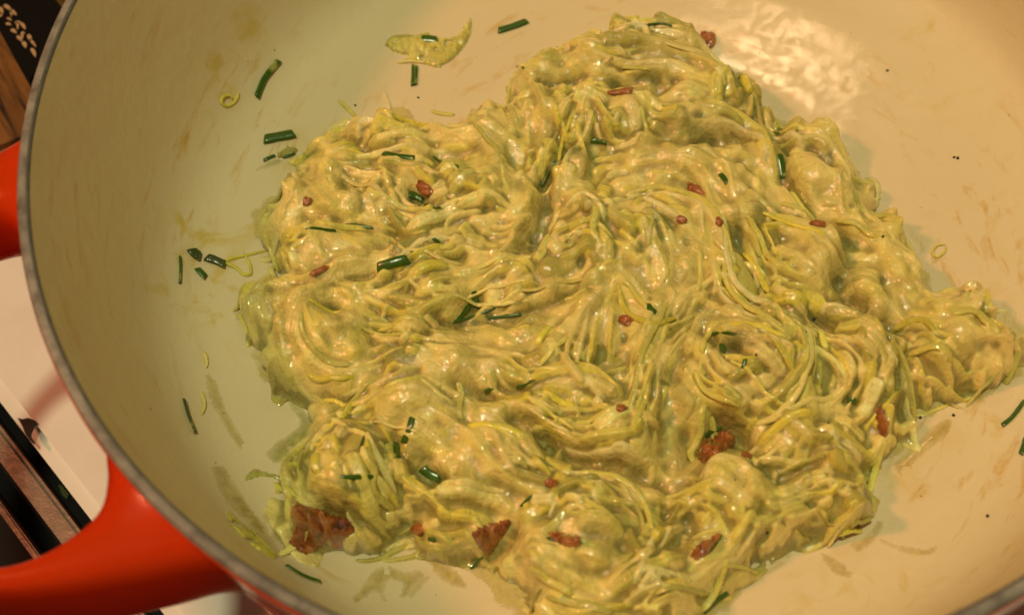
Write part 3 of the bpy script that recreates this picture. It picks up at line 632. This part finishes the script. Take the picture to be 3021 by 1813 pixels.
for qs, wp, lb in [
    ([(1203, 76), (1237, 66), (1272, 53)], 19, 'green chive tube lying alone on the enamel above the middle of the heap'),
    ([(619, 236), (638, 190), (672, 148)], 18, 'long slightly bent green chive on the upper left enamel, left of the yellow leek clump'),
    ([(638, 339), (674, 332), (710, 326)], 28, 'broad short green chive just above the heap\'s upper left corner'),
    ([(1017, 96), (1036, 98), (1057, 100)], 25, 'squarish dark green chive scrap on top of the yellow leek clump'),
    ([(1002, 160), (1001, 184), (1000, 208)], 18, 'upright green chive hanging below the yellow leek clump'),
    ([(433, 620), (434, 652), (432, 685)], 8, 'very thin needle of chive on the left pot wall'),
    ([(476, 650), (486, 661), (496, 671)], 19, 'tiny diamond of chive under the dark wilted one on the left wall'),
    ([(1050, 133), (1068, 134), (1086, 132)], 6, 'thin green sliver under the yellow leek clump\'s square chive'),
    ([(690, 1366), (728, 1389), (772, 1407)], 15, 'long green chive at the wall foot, lower left beneath the crusty bacon piece'),
    ([(2420, 1028), (2446, 1006), (2474, 968)], 12, 'dark green chive curving out of the picture on the right-hand enamel'),
    ([(2466, 1098), (2472, 1080), (2478, 1058)], 14, 'bit of chive cut off by the lower right edge of the picture'),
    ([(636, 389), (650, 382), (664, 377)], 9, 'small dark chive end poking out under the pale leek strip'),
    ([(684, 381), (698, 378), (712, 372)], 9, 'dark chive nub against the olive leek piece at the heap\'s upper left')]:
    chive(qs, wp * .86, lb, pot_z, group=G1, lift=.6)
for qs, wp, lb in [
    ([(461, 604), (470, 614), (482, 622)], 26, 'wilted dark green chive lump at the upper end of the looped leek strand'),
    ([(498, 622), (520, 630), (544, 641)], 22, 'wilted brown-green chive joined to the looped leek strand'),
    ([(443, 966), (452, 1000), (470, 1046)], 10, 'brownish dried herb strip along the foot of the left wall')]:
    chive(qs, wp, lb, pot_z, m='darkchive', group='wilted herbs on the left wall', lift=.4)
for qs, wp, lb in [
    ([(912, 648), (948, 634), (985, 624)], 27, 'widest shiny green chive, on the left half of the heap'),
    ([(926, 371), (962, 376), (1002, 381)], 15, 'green chive lying flat near the heap\'s upper left edge'),
    ([(1048, 378), (1080, 388), (1108, 404)], 8, 'thin bent green chive right of the flat one near the top left'),
    ([(985, 466), (1003, 474), (1022, 482)], 19, 'dark green chive under the small orange bacon chip'),
    ([(1030, 496), (1045, 500), (1062, 502)], 13, 'green chive end beside the bacon chip\'s lower right'),
    ([(738, 550), (774, 553), (810, 558)], 9, 'thin green chive left of its twin at the heap\'s left edge'),
    ([(835, 542), (868, 545), (900, 550)], 7, 'needle-thin green chive right of its twin at the heap\'s left edge'),
    ([(1046, 575), (1052, 580), (1060, 585)], 12, 'tiny green chive dot above the widest chive'),
    ([(1143, 698), (1146, 714), (1150, 732)], 18, 'upright dark green chive in the pit right of the left folds'),
    ([(1133, 735), (1118, 758), (1100, 776)], 14, 'dark green chive slanting down out of the central left pit'),
    ([(1180, 768), (1220, 764), (1258, 758)], 8, 'long thin green chive lying in the middle crease'),
    ([(1563, 735), (1572, 746), (1584, 756)], 17, 'green chive corner between the two legs of the yellow V-shaped strand'),
    ([(1250, 936), (1270, 926), (1290, 914)], 10, 'small green chive in the centre of the lower middle'),
    ([(1172, 946), (1180, 941), (1190, 935)], 12, 'dark green nub at the end of the pale leek flap'),
    ([(996, 1005), (987, 1036), (975, 1070)], 17, 'upright bright green chive in the lower left heap'),
    ([(957, 1068), (958, 1086), (962, 1105)], 13, 'dark green chive tucked by the foot of the upright bright one'),
    ([(820, 1150), (862, 1151), (903, 1153)], 13, 'level green chive crossed by a leek thread, lower left'),
    ([(886, 1045), (875, 1065), (868, 1090)], 7, 'thin arched chive over the small pit, lower left'),
    ([(1018, 1128), (1038, 1145), (1062, 1152)], 24, 'broad dark green chive sunk deep in the lower left pocket'),
    ([(1166, 1342), (1152, 1357), (1138, 1371)], 10, 'green chive sticking out under the two-tone bacon piece'),
    ([(1287, 1194), (1272, 1208), (1258, 1222)], 7, 'thin green chive left of the big bottom swirl'),
    ([(1322, 1298), (1330, 1302), (1340, 1305)], 10, 'green end under the charred tip of the long bacon strip'),
    ([(1881, 370), (1887, 398), (1892, 429)], 20, 'broad upright green chive near the heap\'s upper right'),
    ([(1740, 420), (1748, 430), (1757, 442)], 13, 'dark green chive stub above the ring-shaped bacon'),
    ([(1428, 338), (1446, 341), (1465, 345)], 13, 'green chive tucked beneath the rounded leek pad at the top'),
    ([(1560, 57), (1592, 58), (1622, 63)], 10, 'grey-green chive lying along the heap\'s topmost edge'),
    ([(1308, 450), (1322, 424), (1342, 388)], 8, 'very thin dark chive edge along the long leek leaf'),
    ([(1720, 808), (1745, 801), (1785, 806)], 8, 'curved dark green chive over the eye of the central swirl'),
    ([(1743, 832), (1746, 846), (1752, 862)], 15, 'dark green chive in the left side of the swirl\'s eye'),
    ([(1803, 862), (1798, 874), (1794, 888)], 10, 'small green chive on the right side of the swirl\'s eye'),
    ([(2047, 965), (2056, 966), (2066, 964)], 20, 'green diamond-shaped chive on the right part of the heap'),
    ([(1702, 1050), (1722, 1040), (1745, 1032)], 14, 'green chive hugging the top of the big glossy bacon lump'),
    ([(1706, 1336), (1724, 1316), (1740, 1290)], 10, 'dark green chive behind the pinkish bacon, lower right'),
    ([(1700, 1474), (1728, 1450), (1757, 1430)], 15, 'green chive at the bottom edge of the heap'),
    ([(1868, 320), (1874, 322), (1881, 321)], 12, 'green speck of chive above the upright one, upper right'),
    ([(1250, 161), (1262, 160), (1276, 160)], 7, 'small thin green sliver on the heap\'s upper left shoulder'),
    ([(1036, 1300), (1042, 1302), (1052, 1302)], 14, 'dark green chive end between two bacon bits at the lower edge'),
    ([(1196, 742), (1130, 770), (1090, 778)], 6, 'dark thread-like herb in the central left pit')]:
    chive(qs, wp * .92, lb, group=G2, lift=.15)

def lump(q, rx, ry, rz, ang, label, fn=foodzs, seed=0, m='bacon', name='bacon_piece', group='fried bacon pieces', cat='bacon piece', sink=.40, sub=4, rough=.20, curl=0.0):
    p = hit(q, fn); n = normal_of(fn, p, .003); e = hit((q[0] + 10 * math.cos(ang), q[1] + 10 * math.sin(ang)), fn) - p
    t = Vector(e); t = (t - n * t.dot(n)).normalized(); b = n.cross(t)
    a_, b_, c_ = px_to_m(q, rx), px_to_m(q, ry), rz
    bm = bmesh.new(); bmesh.ops.create_icosphere(bm, subdivisions=sub, radius=1); V = []
    for v in bm.verts:
        d = v.co.copy(); s = 1 + rough * mnoise.noise(d * 1.5 + Vector((seed * 3.1, 0, 0))) * 1.6 + rough * .45 * mnoise.noise(d * 3.6 + Vector((0, seed, 0))) + rough * .2 * mnoise.noise(d * 9)
        x, y, z = d.x * s, d.y * s, math.copysign(abs(d.z) ** .8, d.z) * s
        z += curl * (x * x - .4) 
        V.append(tuple(Vector(p) + t * (x * a_) + b * (y * b_) + n * (z * c_ + c_ * (1 - 2 * sink))))
    F = [[v.index for v in f.verts] for f in bm.faces]; bm.free()
    return tag(mesh(name, V, F, M[m]), label, cat, group)
for i, (q, rx, ry, rz, an, lb, cu) in enumerate([
    ((1708, 101), 22, 24, .0018, 0.3, 'round shiny dark red bacon bit perched on the heap\'s top right corner', 0),
    ((1027, 456), 25, 15, .0010, .7, 'small orange-red bacon chip near the heap\'s upper left', .2),
    ((742, 487), 12, 11, .0009, 0, 'tiny red bacon dot at the heap\'s far left edge', 0),
    ((1680, 462), 25, 16, .0013, .5, 'curled brown-red bacon below the green leek pocket', .6),
    ((1975, 541), 18, 9, .0008, .5, 'small red bacon sliver in the right-hand strands', 0),
    ((1512, 774), 19, 13, .0011, .3, 'dark red bacon bit under the yellow V-shaped strand', 0),
    ((1500, 222), 30, 12, .0007, -.2, 'faint pinkish bacon shred in the upper part of the heap', .2),
    ((1646, 531), 13, 10, .0008, .3, 'left of two tiny red bacon specks right of centre', 0),
    ((1736, 536), 8, 13, .0008, .2, 'right of two tiny red bacon specks, beside a pale strand', 0),
    ((1014, 1275), 22, 13, .0011, .3, 'small pinkish bacon near the heap\'s lower left edge', .1),
    ((1330, 1166), 17, 11, .0009, .3, 'pale pink bacon nub just above the big bottom swirl', 0),
    ((1803, 1100), 15, 9, .0008, .2, 'dull purple-grey bacon nub right of the biggest lump', 0),
    ((1500, 985), 14, 10, .0006, .2, 'faint pink fleck of bacon in the lower middle', 0),
    ((770, 655), 22, 9, .0008, -.5, 'thin brown bacon shred in the left swirl', .1)]):
    lump(q, rx, ry, rz, an, lb, seed=i + 1, curl=cu)
# grease-wet leek scraps lying on the enamel
def scrap_col(n, key, amp=.07): 
    r = np.random.default_rng(n); return np.array(PAL[key])[None] * (1 + amp * np.sin(np.arange(n) * .7 + r.random()))[:, None]
def scrap_patch(poly, h, label, key='y', fn=pot_z, cat='leek scrap', group='leek scraps stuck to the enamel', seed=0, name='leek_scrap', wav=.5, res=.00042, m=None):
    P = np.array([hit(q, fn) for q in poly])[:, :2]; P = np.vstack([spline(np.vstack([P, P[:1]]), .001)])[:-1]
    x0, y0 = P.min(0) - .0005; x1, y1 = P.max(0) + .0005; xs = np.arange(x0, x1, res); ys = np.arange(y0, y1, res); XX, YY = np.meshgrid(xs, ys)
    ins = inside_poly(XX, YY, P); d = np.full(XX.shape, 1.)
    for a in P: d = np.minimum(d, (XX - a[0]) ** 2 + (YY - a[1]) ** 2)
    d = np.sqrt(d) * ins; nz = np.array([[mnoise.noise(Vector((x * 420, y * 420, seed * 7.3))) for x in xs] for y in ys]); nz2 = np.array([[mnoise.noise(Vector((x * 1100, y * 500, seed))) for x in xs] for y in ys])
    hh = h * np.sqrt(np.clip(d / .0012, 0, 1)) * (1 + wav * nz + wav * .6 * nz2); use_ = ins & (d > .0001)
    if h < .00055 and m is None: hh = .00004 + .00012 * np.clip(d / .002, 0, 1)
    use_ = use_ & ((nz > -.55) | (m is not None)); idx_ = -np.ones(XX.shape, int); keep = use_.copy(); idx_[keep] = np.arange(keep.sum())
    hh = np.where(d < .0006, hh * .3, hh) + (.00008 if h > .00055 or m else 0); hh = hh * (1 + (.15 * np.sin(XX * 1500 + YY * 900 + 5 * nz) if h > .0006 else 0))
    V = np.c_[XX[keep], YY[keep], (fn(XX, YY) + hh)[keep]]; F = []
    for j in range(len(ys) - 1):
        for i in range(len(xs) - 1):
            q_ = (idx_[j, i], idx_[j, i + 1], idx_[j + 1, i + 1], idx_[j + 1, i])
            if min(q_) >= 0: F.append(q_)
    # underside closes the patch so that it has real thickness
    n = len(V); V2 = V.copy(); V2[:, 2] = fn(V[:, 0], V[:, 1]) - .0004; F2 = [tuple(n + k for k in f[::-1]) for f in F]
    if h < .00055 and m is None: V2 = V2[:0]; F2 = []; nz2r = nz2[keep]; n = len(V)
    ed = {}
    for f in F:
        for a, b in zip(f, f[1:] + f[:1]): ed[(a, b)] = 1
    side = [(b, a, n + a, n + b) for (a, b) in ed if (b, a) not in ed] if len(V2) else []
    if not F: return None
    key = 'f' if h < .00055 and key in 'yYo' else key; c = np.array(PAL[key])[None] ; c = np.repeat(c, n, 0) * (1 + .35 * nz2[keep])[:, None] * (.82 + .25 * nz[keep])[:, None]; c = np.vstack([c, c]) if len(V2) else c; fade = np.clip(d[keep] / .0024, 0, 1) ** .8 * .72
    film = h < .00055 and m is None
    return tag(mesh(name, np.vstack([V, V2]), F + F2 + side, M[m if m else 'film' if film else 'shred'], col=np.c_[np.clip(c, .02, .9), fade] if film else np.clip(c, .02, .9)), label, cat, group)
def scrap_strand(qs, wpx, label, key='y', fn=pot_z, group='leek scraps stuck to the enamel', th=.0005, name='leek_scrap', cat='leek scrap'):
    P = surf_path(qs, fn, sm=False); wd = px_to_m(qs[0], wpx) / 2; P[:, 2] += th * .5
    V, F = sweep(P, wd, th, .2, 10, taper=.45); return tag(mesh(name, V, F, M['shred'], col=scrap_col(len(V), key)), label, cat, group)
for poly, h, lb, sd in [
    ([(705,1232),(722,1218),(745,1222),(770,1225),(800,1240),(838,1250),(858,1275),(850,1300),(832,1320),(800,1322),(770,1326),(742,1340),(722,1332),(703,1322),(698,1300),(712,1280),(702,1258)], .0030, 'large crusty brown bacon piece at the heap\'s lower left corner', 3),
    ([(1680,1095),(1690,1070),(1705,1058),(1730,1050),(1745,1035),(1765,1050),(1778,1068),(1760,1085),(1735,1095),(1715,1105),(1700,1118),(1685,1112)], .0026, 'biggest glossy brown bacon lump, in the hollow right of centre', 5),
    ([(2113,990),(2126,975),(2142,1005),(2148,1040),(2140,1060),(2125,1052),(2115,1020)], .0020, 'upright brown bacon strip at the heap\'s right edge', 8),
    ([(1135,1290),(1160,1270),(1190,1262),(1225,1252),(1238,1262),(1222,1290),(1205,1315),(1190,1338),(1178,1342),(1160,1330),(1145,1312)], .0022, 'two-tone pink and brown bacon piece at the heap\'s lower edge', 11),
    ([(1320,1285),(1340,1280),(1370,1288),(1400,1297),(1410,1316),(1388,1326),(1355,1317),(1330,1302)], .0018, 'long thin bacon strip with charred tip inside the bottom swirl', 14),
    ([(1662,1345),(1675,1322),(1700,1305),(1735,1286),(1744,1300),(1722,1325),(1705,1347),(1680,1354)], .0019, 'pinkish-orange bacon piece at the lower right of the heap', 17)]:
    scrap_patch(poly, h, lb, fn=foodzs, cat='bacon piece', group='fried bacon pieces', seed=sd, name='bacon_piece', wav=.75, res=.0003, m='bacon')
scrap_patch([(930, 105), (950, 90), (1000, 88), (1030, 78), (1055, 90), (1100, 88), (1125, 60), (1136, 40), (1140, 75), (1125, 110), (1095, 145), (1060, 165), (1030, 160), (990, 150), (960, 150), (985, 138), (945, 125)], .0009, 'yellow-olive leek clump stuck to the enamel at the top, with a square chive on it', 'y', seed=1, wav=.35)
scrap_strand([(932, 112), (950, 93), (985, 90), (1020, 96)], 9, 'olive leek rim curling round the left end of the yellow clump', 'o')
scrap_strand([(1072, 118), (1105, 98), (1128, 78), (1136, 50)], 10, 'yellow leek tail rising at the right end of the clump', 'y')
scrap_strand([(960, 152), (1000, 150), (1050, 156), (1065, 163)], 8, 'pale leek thread under the yellow clump', 'c')
scrap_strand([(578, 226), (570, 245), (550, 258), (536, 250), (540, 236), (556, 232), (562, 242)], 7, 'small curled leek ring on the upper left wall', 'Y')
scrap_strand([(645, 605), (588, 600)][:1] + [(548, 630), (572, 648), (590, 664), (606, 662), (604, 640), (590, 612)], 8, 'thin looped leek strand on the left side of the pot floor', 'Y')
scrap_patch([(668, 372), (690, 357), (715, 356), (722, 368), (700, 380), (672, 384)], .0009, 'olive leek piece beside the heap\'s upper left corner', 'o', seed=4)
scrap_patch([(598, 424), (630, 398), (665, 382), (690, 384), (672, 402), (635, 410)], .0004, 'pale flat leek strip pointing left from the heap\'s upper left', 'g', seed=5, wav=.2)
scrap_strand([(926, 222), (936, 245), (944, 268)], 6, 'fine leek thread above the heap\'s upper left edge', 'w')
scrap_strand([(818, 244), (838, 262), (862, 285)], 9, 'short tan leek thread at the foot of the wall, upper left', 'y')
scrap_patch([(2078, 432), (2112, 428), (2128, 452), (2124, 500), (2105, 512), (2088, 480)], .0007, 'pale translucent leek square sticking out of the heap\'s right side', 'w', seed=7, wav=.2)
scrap_strand([(2283, 592), (2262, 594), (2250, 612), (2262, 622), (2280, 610), (2284, 596)], 6, 'small oval leek ring on the right-hand enamel', 'y')
scrap_patch([(2246, 618), (2266, 614), (2272, 630), (2255, 640), (2246, 634)], .0004, 'tan smear below the oval leek ring on the right', 'y', seed=9)
scrap_patch([(2110, 1290), (2135, 1300), (2160, 1310), (2200, 1318), (2240, 1322), (2268, 1310), (2262, 1332), (2235, 1342), (2190, 1338), (2150, 1322), (2125, 1308)], .0005, 'curved tan leek smear on the lower right enamel', 'y', seed=10)
scrap_patch([(1975, 1325), (2010, 1342), (2045, 1362), (2062, 1385), (2050, 1398), (2010, 1384), (1985, 1350)], .0005, 'tan leek smear below the heap\'s lower right corner', 'y', seed=11)
scrap_patch([(545, 1232), (560, 1232), (590, 1265), (620, 1290), (650, 1315), (672, 1345), (655, 1348), (620, 1325), (580, 1290), (552, 1260)], .0009, 'long yellow leek flap along the foot of the lower left wall', 'Y', seed=12)
scrap_strand([(556, 1236), (580, 1262), (612, 1284), (640, 1312), (668, 1340)], 6, 'olive edge strand on the long yellow flap, lower left', 'o')
scrap_patch([(880, 1400), (905, 1370), (945, 1365), (980, 1378), (1010, 1372), (1030, 1390), (1000, 1420), (985, 1440), (960, 1442), (972, 1415), (945, 1400), (930, 1430), (940, 1452), (925, 1455), (905, 1430), (870, 1452), (850, 1450)], .0004, 'branched olive leek smear under the heap\'s lower left edge', 'o', seed=14, wav=.3)
scrap_patch([(980, 1438), (1000, 1410), (1030, 1385), (1040, 1395), (1015, 1425), (995, 1445)], .0004, 'narrow olive smear right of the branched one', 'o', seed=15, wav=.3)
scrap_patch([(852, 1432), (868, 1430), (874, 1448), (858, 1456), (846, 1446)], .0004, 'little olive blot at the lower left wall foot', 'o', seed=16)
scrap_patch([(575, 1165), (610, 1132), (650, 1140), (690, 1150), (710, 1165), (690, 1168), (640, 1150), (600, 1160)], .0006, 'olive leek tongue reaching left from the heap\'s lower left', 'g', seed=17)
scrap_patch([(668, 870), (700, 940), (750, 1010), (760, 1060), (730, 1082), (690, 1110), (660, 1120), (640, 1090), (690, 1050), (720, 1020), (690, 970), (664, 920)], .0004, 'shallow pale yellow puddle of leek juice at the heap\'s left side', 'g', seed=18, wav=.15)
scrap_patch([(492, 905), (515, 900), (535, 950), (560, 1010), (590, 1060), (600, 1090), (575, 1085), (540, 1030), (505, 970)], .0003, 'long tan film on the left floor edge beside the heap', 'y', seed=21, wav=.2)
scrap_patch([(505, 1125), (540, 1120), (570, 1165), (610, 1230), (650, 1270), (635, 1290), (580, 1250), (530, 1190)], .0003, 'tan film running into the long yellow flap from above', 'y', seed=22, wav=.2)
scrap_patch([(560, 1180), (590, 1200), (625, 1250), (650, 1285), (690, 1345), (660, 1340), (615, 1290), (575, 1230)], .0003, 'thin film of leek juice left of the large bacon piece', 'y', seed=13)
scrap_patch([(1030, 1335), (1060, 1345), (1110, 1380), (1130, 1420), (1080, 1410), (1035, 1370)], .0003, 'wet olive film just under the lower edge of the heap', 'y', seed=23, wav=.2)
scrap_patch([(2150, 1120), (2200, 1080), (2260, 1020), (2300, 1010), (2290, 1050), (2230, 1100), (2180, 1150)], .0003, 'tan film below the heap\'s right arm', 'y', seed=25, wav=.2)
scrap_patch([(2050, 1310), (2090, 1290), (2120, 1250), (2135, 1270), (2110, 1310), (2070, 1335)], .0003, 'tan film touching the heap\'s lower right corner', 'y', seed=26, wav=.2)
scrap_strand([(487, 945), (495, 975), (488, 1000)], 8, 'thin tan streak on the left floor edge', 'y', th=.0002)
scrap_strand([(494, 850), (500, 872), (497, 888)], 9, 'pale yellow speck at the foot of the left wall', 'c', th=.0003)
scrap_strand([(1040, 268), (1065, 275), (1098, 278)], 10, 'tan leek fringe lying just above the heap\'s upper edge', 'y', th=.0003)
scrap_strand([(2205, 1005), (2235, 1000), (2262, 988), (2290, 978)], 9, 'wet olive fringe trailing at the heap\'s right edge', 'y', th=.0004)
# pepper and char specks (too many and too small to name one by one)
V = []; F = []
for k_ in range(70):
    if k_ < 14: q = [(1775, 1158), (2303, 1002), (2222, 1008), (858, 255), (1010, 236), (2313, 382), (2304, 380), (2385, 1245), (1826, 856), (2001, 1021), (1853, 1285), (2132, 572), (1690, 660), (1965, 770)][k_]; r = random.uniform(.00028, .0005)
    else: q = (random.uniform(520, 2440), random.uniform(60, 1440)); r = random.uniform(.00008, .00020)
    fn = foodz; p = hit(q, fn); b = len(V)
    for dz in (0, 1):
        for c in range(6): a = c * math.pi / 3; V.append((p[0] + r * math.cos(a) * random.uniform(.7, 1.3) * (1 - .4 * dz), p[1] + r * math.sin(a) * random.uniform(.7, 1.3) * (1 - .4 * dz), p[2] + (r * .9 if dz else -r * .4)))
    for c in range(6): F.append((b + c, b + (c + 1) % 6, b + 6 + (c + 1) % 6, b + 6 + c))
    F.append(tuple(b + 6 + c for c in range(6)))
tag(mesh('pepper_specks', V, F, mat('black_pepper', (.035, .022, .012), .5)), 'tiny black pepper and char specks scattered over the food and the enamel', 'pepper', kind='stuff')
lump((2342, 842), 9, 22, .0008, -.2, 'black charred hole filling in the coil at the heap\'s right tip', seed=77, m='char' if 'char' in M else 'bacon', name='charred_bit', group=None, cat='charred bit') if False else None

# ------------------------------------------------------------------ the stove and what lies on it
ZS = -.030
def quad_prism(poly, z0, z1, name, m, parent=None, bev=0.0):
    bm = bmesh.new(); P = [at(q, z1)[:2] if not isinstance(q, np.ndarray) else q for q in poly]
    area = sum(P[i][0] * P[(i + 1) % len(P)][1] - P[(i + 1) % len(P)][0] * P[i][1] for i in range(len(P)))
    if area < 0: P = P[::-1]
    top = [bm.verts.new((x, y, z1)) for x, y in P]; bot = [bm.verts.new((x, y, z0)) for x, y in P]
    bm.faces.new(top); bm.faces.new(bot[::-1])
    for i in range(len(P)): j = (i + 1) % len(P); bm.faces.new((bot[i], bot[j], top[j], top[i]))
    if bev: bmesh.ops.bevel(bm, geom=[e for e in bm.edges if abs((e.verts[0].co - e.verts[1].co).z) < 1e-6 and e.verts[0].co.z > z1 - 1e-6], offset=bev, segments=4, affect='EDGES')
    me = bpy.data.meshes.new(name); bm.to_mesh(me); bm.free(); o = bpy.data.objects.new(name, me); COL.objects.link(o); me.materials.append(m)
    if parent: o.parent = parent
    return o
A0 = at((0, 980), ZS)[:2]; A1 = at((370, 1460), ZS)[:2]; sd_ = (A1 - A0) / np.linalg.norm(A1 - A0); sn = np.array([-sd_[1], sd_[0]])
if sn @ (-A0) < 0: sn = -sn                      # sn points to the pot
def strip(d0, d1, z0, z1, name, m, parent, bev=0.0, a=-.45, b=.45):
    c = A0 + sd_ * .05; return quad_prism([c + sd_ * a + sn * d0, c + sd_ * b + sn * d0, c + sd_ * b + sn * d1, c + sd_ * a + sn * d1], z0, z1, name, m, parent, bev)
white = mat('white_stove_enamel', (.80, .76, .70), .28, Coat_Weight=.4); kk = NT(white); PP = kk.obj()
kk.l(kk.mix(kk.ramp(kk.noise(PP, 45, 4, .6), [(.45, (0, 0, 0)), (.75, (.25, .25, .25))]), (.82, .78, .74), (.55, .46, .36)), kk.b.inputs['Base Color'])
black = mat('black_oven_glass', (.004, .004, .005), .55); black.node_tree.nodes['Principled BSDF'].inputs['Specular IOR Level'].default_value = .15
steel = mat('brushed_brown_steel', (.26, .19, .15), .38, Metallic=.5); kk = NT(steel); PP = kk.obj()
kk.l(kk.mix(kk.noise(PP, 90, 4, .7), (.20, .145, .115), (.34, .26, .21)), kk.b.inputs['Base Color']); kk.l(kk.bump(kk.noise(PP, 300, 4, .7), .4, .0005), kk.b.inputs['Normal'])
stove = empty('stove', (0, 0, 0)); tag(stove, 'white enamelled stove top with dark slots and brown metal bars, under the pot', 'stove')
strip(.0005, .42, ZS - .012, ZS, 'enamel_top', white, stove, .004)
strip(-.30, .0005, ZS - .030, ZS - .016, 'dark_recess', black, stove)
bw = 0.0056
strip(-.0032 - bw, -.0032, ZS - .016, ZS - .003, 'metal_bar', steel, stove, .0012)
strip(-.0032 - bw - .0078, -.0032 - bw - .0060, ZS - .016, ZS - .005, 'metal_bar', steel, stove, .0005)
ridge = strip(.016, .050, ZS - .001, ZS + .0022, 'raised_lip', white, stove, .002) if False else None
# cast burner grate that carries the pot
iron = mat('black_cast_iron', (.02, .02, .02), .6)
grate = empty('burner_grate', (0, 0, ZS)); tag(grate, 'black cast iron burner grate hidden beneath the pot', 'grate')
for i in range(4):
    a = math.radians(20 + 90 * i); c, s_ = math.cos(a), math.sin(a); V = []
    for (u, v_, z) in [(.02, -.004, 0.), (.085, -.004, 0.), (.085, .004, 0.), (.02, .004, 0.), (.02, -.003, -ZS - .0082), (.085, -.003, -ZS - .0082), (.085, .003, -ZS - .0082), (.02, .003, -ZS - .0082)]: V.append((u * c - v_ * s_, u * s_ + v_ * c, z))
    mesh('grate_arm', V, [(3, 2, 1, 0), (4, 5, 6, 7), (0, 1, 5, 4), (1, 2, 6, 5), (2, 3, 7, 6), (3, 0, 4, 7)], iron, grate, smooth=False)
# burnt flake and herb crumbs on the stove
def flake(poly, z, name, m, label, cat, h=.0006):
    o = quad_prism([at(q, z + h)[:2] for q in poly], z + .0001, z + h, name, m); tag(o, label, cat); return o
charm = mat('burnt_crust', (.020, .016, .010), .35)
flake([(42, 1008), (55, 1011), (68, 1008), (84, 1014), (91, 1022), (82, 1030), (76, 1042), (74, 1052), (84, 1066), (82, 1072), (72, 1062), (62, 1048), (54, 1028)], ZS, 'burnt_flake', charm, 'ragged black burnt flake stuck on the white stove enamel', 'burnt flake')
gm = M['darkchive']
flake([(140, 1168), (150, 1172), (166, 1192), (162, 1204), (150, 1194)], ZS - .0155, 'herb_crumb', gm, 'larger dull green crumb in the black slot, nearer the burnt flake', 'herb crumb')
flake([(142, 1186 + 132), (176, 1300), (196, 1318), (190, 1322)][1:] + [(184, 1308)], ZS - .0155, 'herb_crumb', mat('pale_crumb', (.30, .34, .15), .6), 'pale green crumb in the black slot beside the wide metal bar', 'herb crumb')

# wooden board and black printed tin, top left
wood = mat('brown_board_wood', (.30, .13, .04), .45); kk = NT(wood); PP = kk.obj()
mp = kk.n('ShaderNodeMapping'); mp.inputs['Scale'].default_value = (7, 60, 9); vr = kk.n('ShaderNodeVectorRotate'); vr.rotation_type = 'Z_AXIS'; vr.inputs['Angle'].default_value = math.radians(58); kk.l(PP, vr.inputs['Vector']); kk.l(vr.outputs[0], mp.inputs[0])
g1 = kk.noise(mp.outputs[0], 3.2, 5, .6, .6); kk.l(kk.ramp(g1, [(.36, (.018, .008, .004)), (.46, (.13, .055, .012)), (.62, (.24, .10, .025)), (.75, (.32, .16, .05))]), kk.b.inputs['Base Color'])
board = quad_prism([at(q, -.012)[:2] for q in [(-260, -260), (330, -260), (80, 330), (-40, 380), (-260, 420)]], ZS + .0004, -.012, 'wooden_board', wood, bev=.002)
tag(board, 'brown patchy wooden board behind the pot at the top left', 'board')
tinm = mat('black_printed_tin', (.005, .004, .004), .5); tinm.node_tree.nodes['Principled BSDF'].inputs['Specular IOR Level'].default_value = .15
tin = empty('printed_tin', (0, 0, -.012)); tag(tin, 'black tin printed with pale leaf sprigs, lying on the wooden board', 'tin')
ZT = -.006
quad_prism([at(q, ZT)[:2] for q in [(-130, -180), (20, -200), (126, -12), (166, 34), (72, 208), (0, 78)]], -.0118, ZT, 'tin_lid', tinm, tin, .001).location = (0, 0, .012)
leafm = mat('pale_leaf_print', (.44, .29, .16), .5)
for (cx, cy, L, Wd, an) in [(4, 26, 20, 9, 1.2), (2, 38, 14, 5, 2.4), (19, 18, 22, 9, .6), (33, 30, 20, 8, .65), (27, 32, 18, 5, 1.35), (23, 46, 14, 5, .5), (21, 58, 14, 6, .2), (44, 54, 16, 6, 0), (43, 62, 20, 6, 1.5), (57, 63, 19, 8, .95), (34, 75, 17, 8, .5), (48, 93, 18, 8, .8), (54, 87, 16, 6, 1.45), (57, 79, 10, 4, .3), (60, 108, 17, 10, 1.1), (72, 92, 18, 10, 1.3), (80, 104, 26, 6, .85), (82, 127, 24, 9, 1.1)]:
    pts = []
    for k_ in range(14):
        a = 2 * math.pi * k_ / 14; u = L / 2 * math.cos(a); v_ = Wd / 2 * math.sin(a) * (1 - .35 * math.cos(a)) + 1.6 * math.cos(a) ** 2
        pts.append(at((cx + u * math.cos(an) - v_ * math.sin(an), cy + u * math.sin(an) + v_ * math.cos(an)), ZT + .0003)[:2])
    quad_prism(pts, ZT + .0001, ZT + .0004, 'leaf_print', leafm, tin).location = (0, 0, .012)
for o in list(tin.children) : o.location = (0, 0, .012)
for o in list(grate.children): pass
floor_m = mat('dark_kitchen_floor', (.03, .022, .018), .6)
tag(quad_prism([np.array([-1.5, -1.5]), np.array([1.5, -1.5]), np.array([1.5, 1.5]), np.array([-1.5, 1.5])], ZS - .06, ZS - .05, 'ground', floor_m), kind='structure')
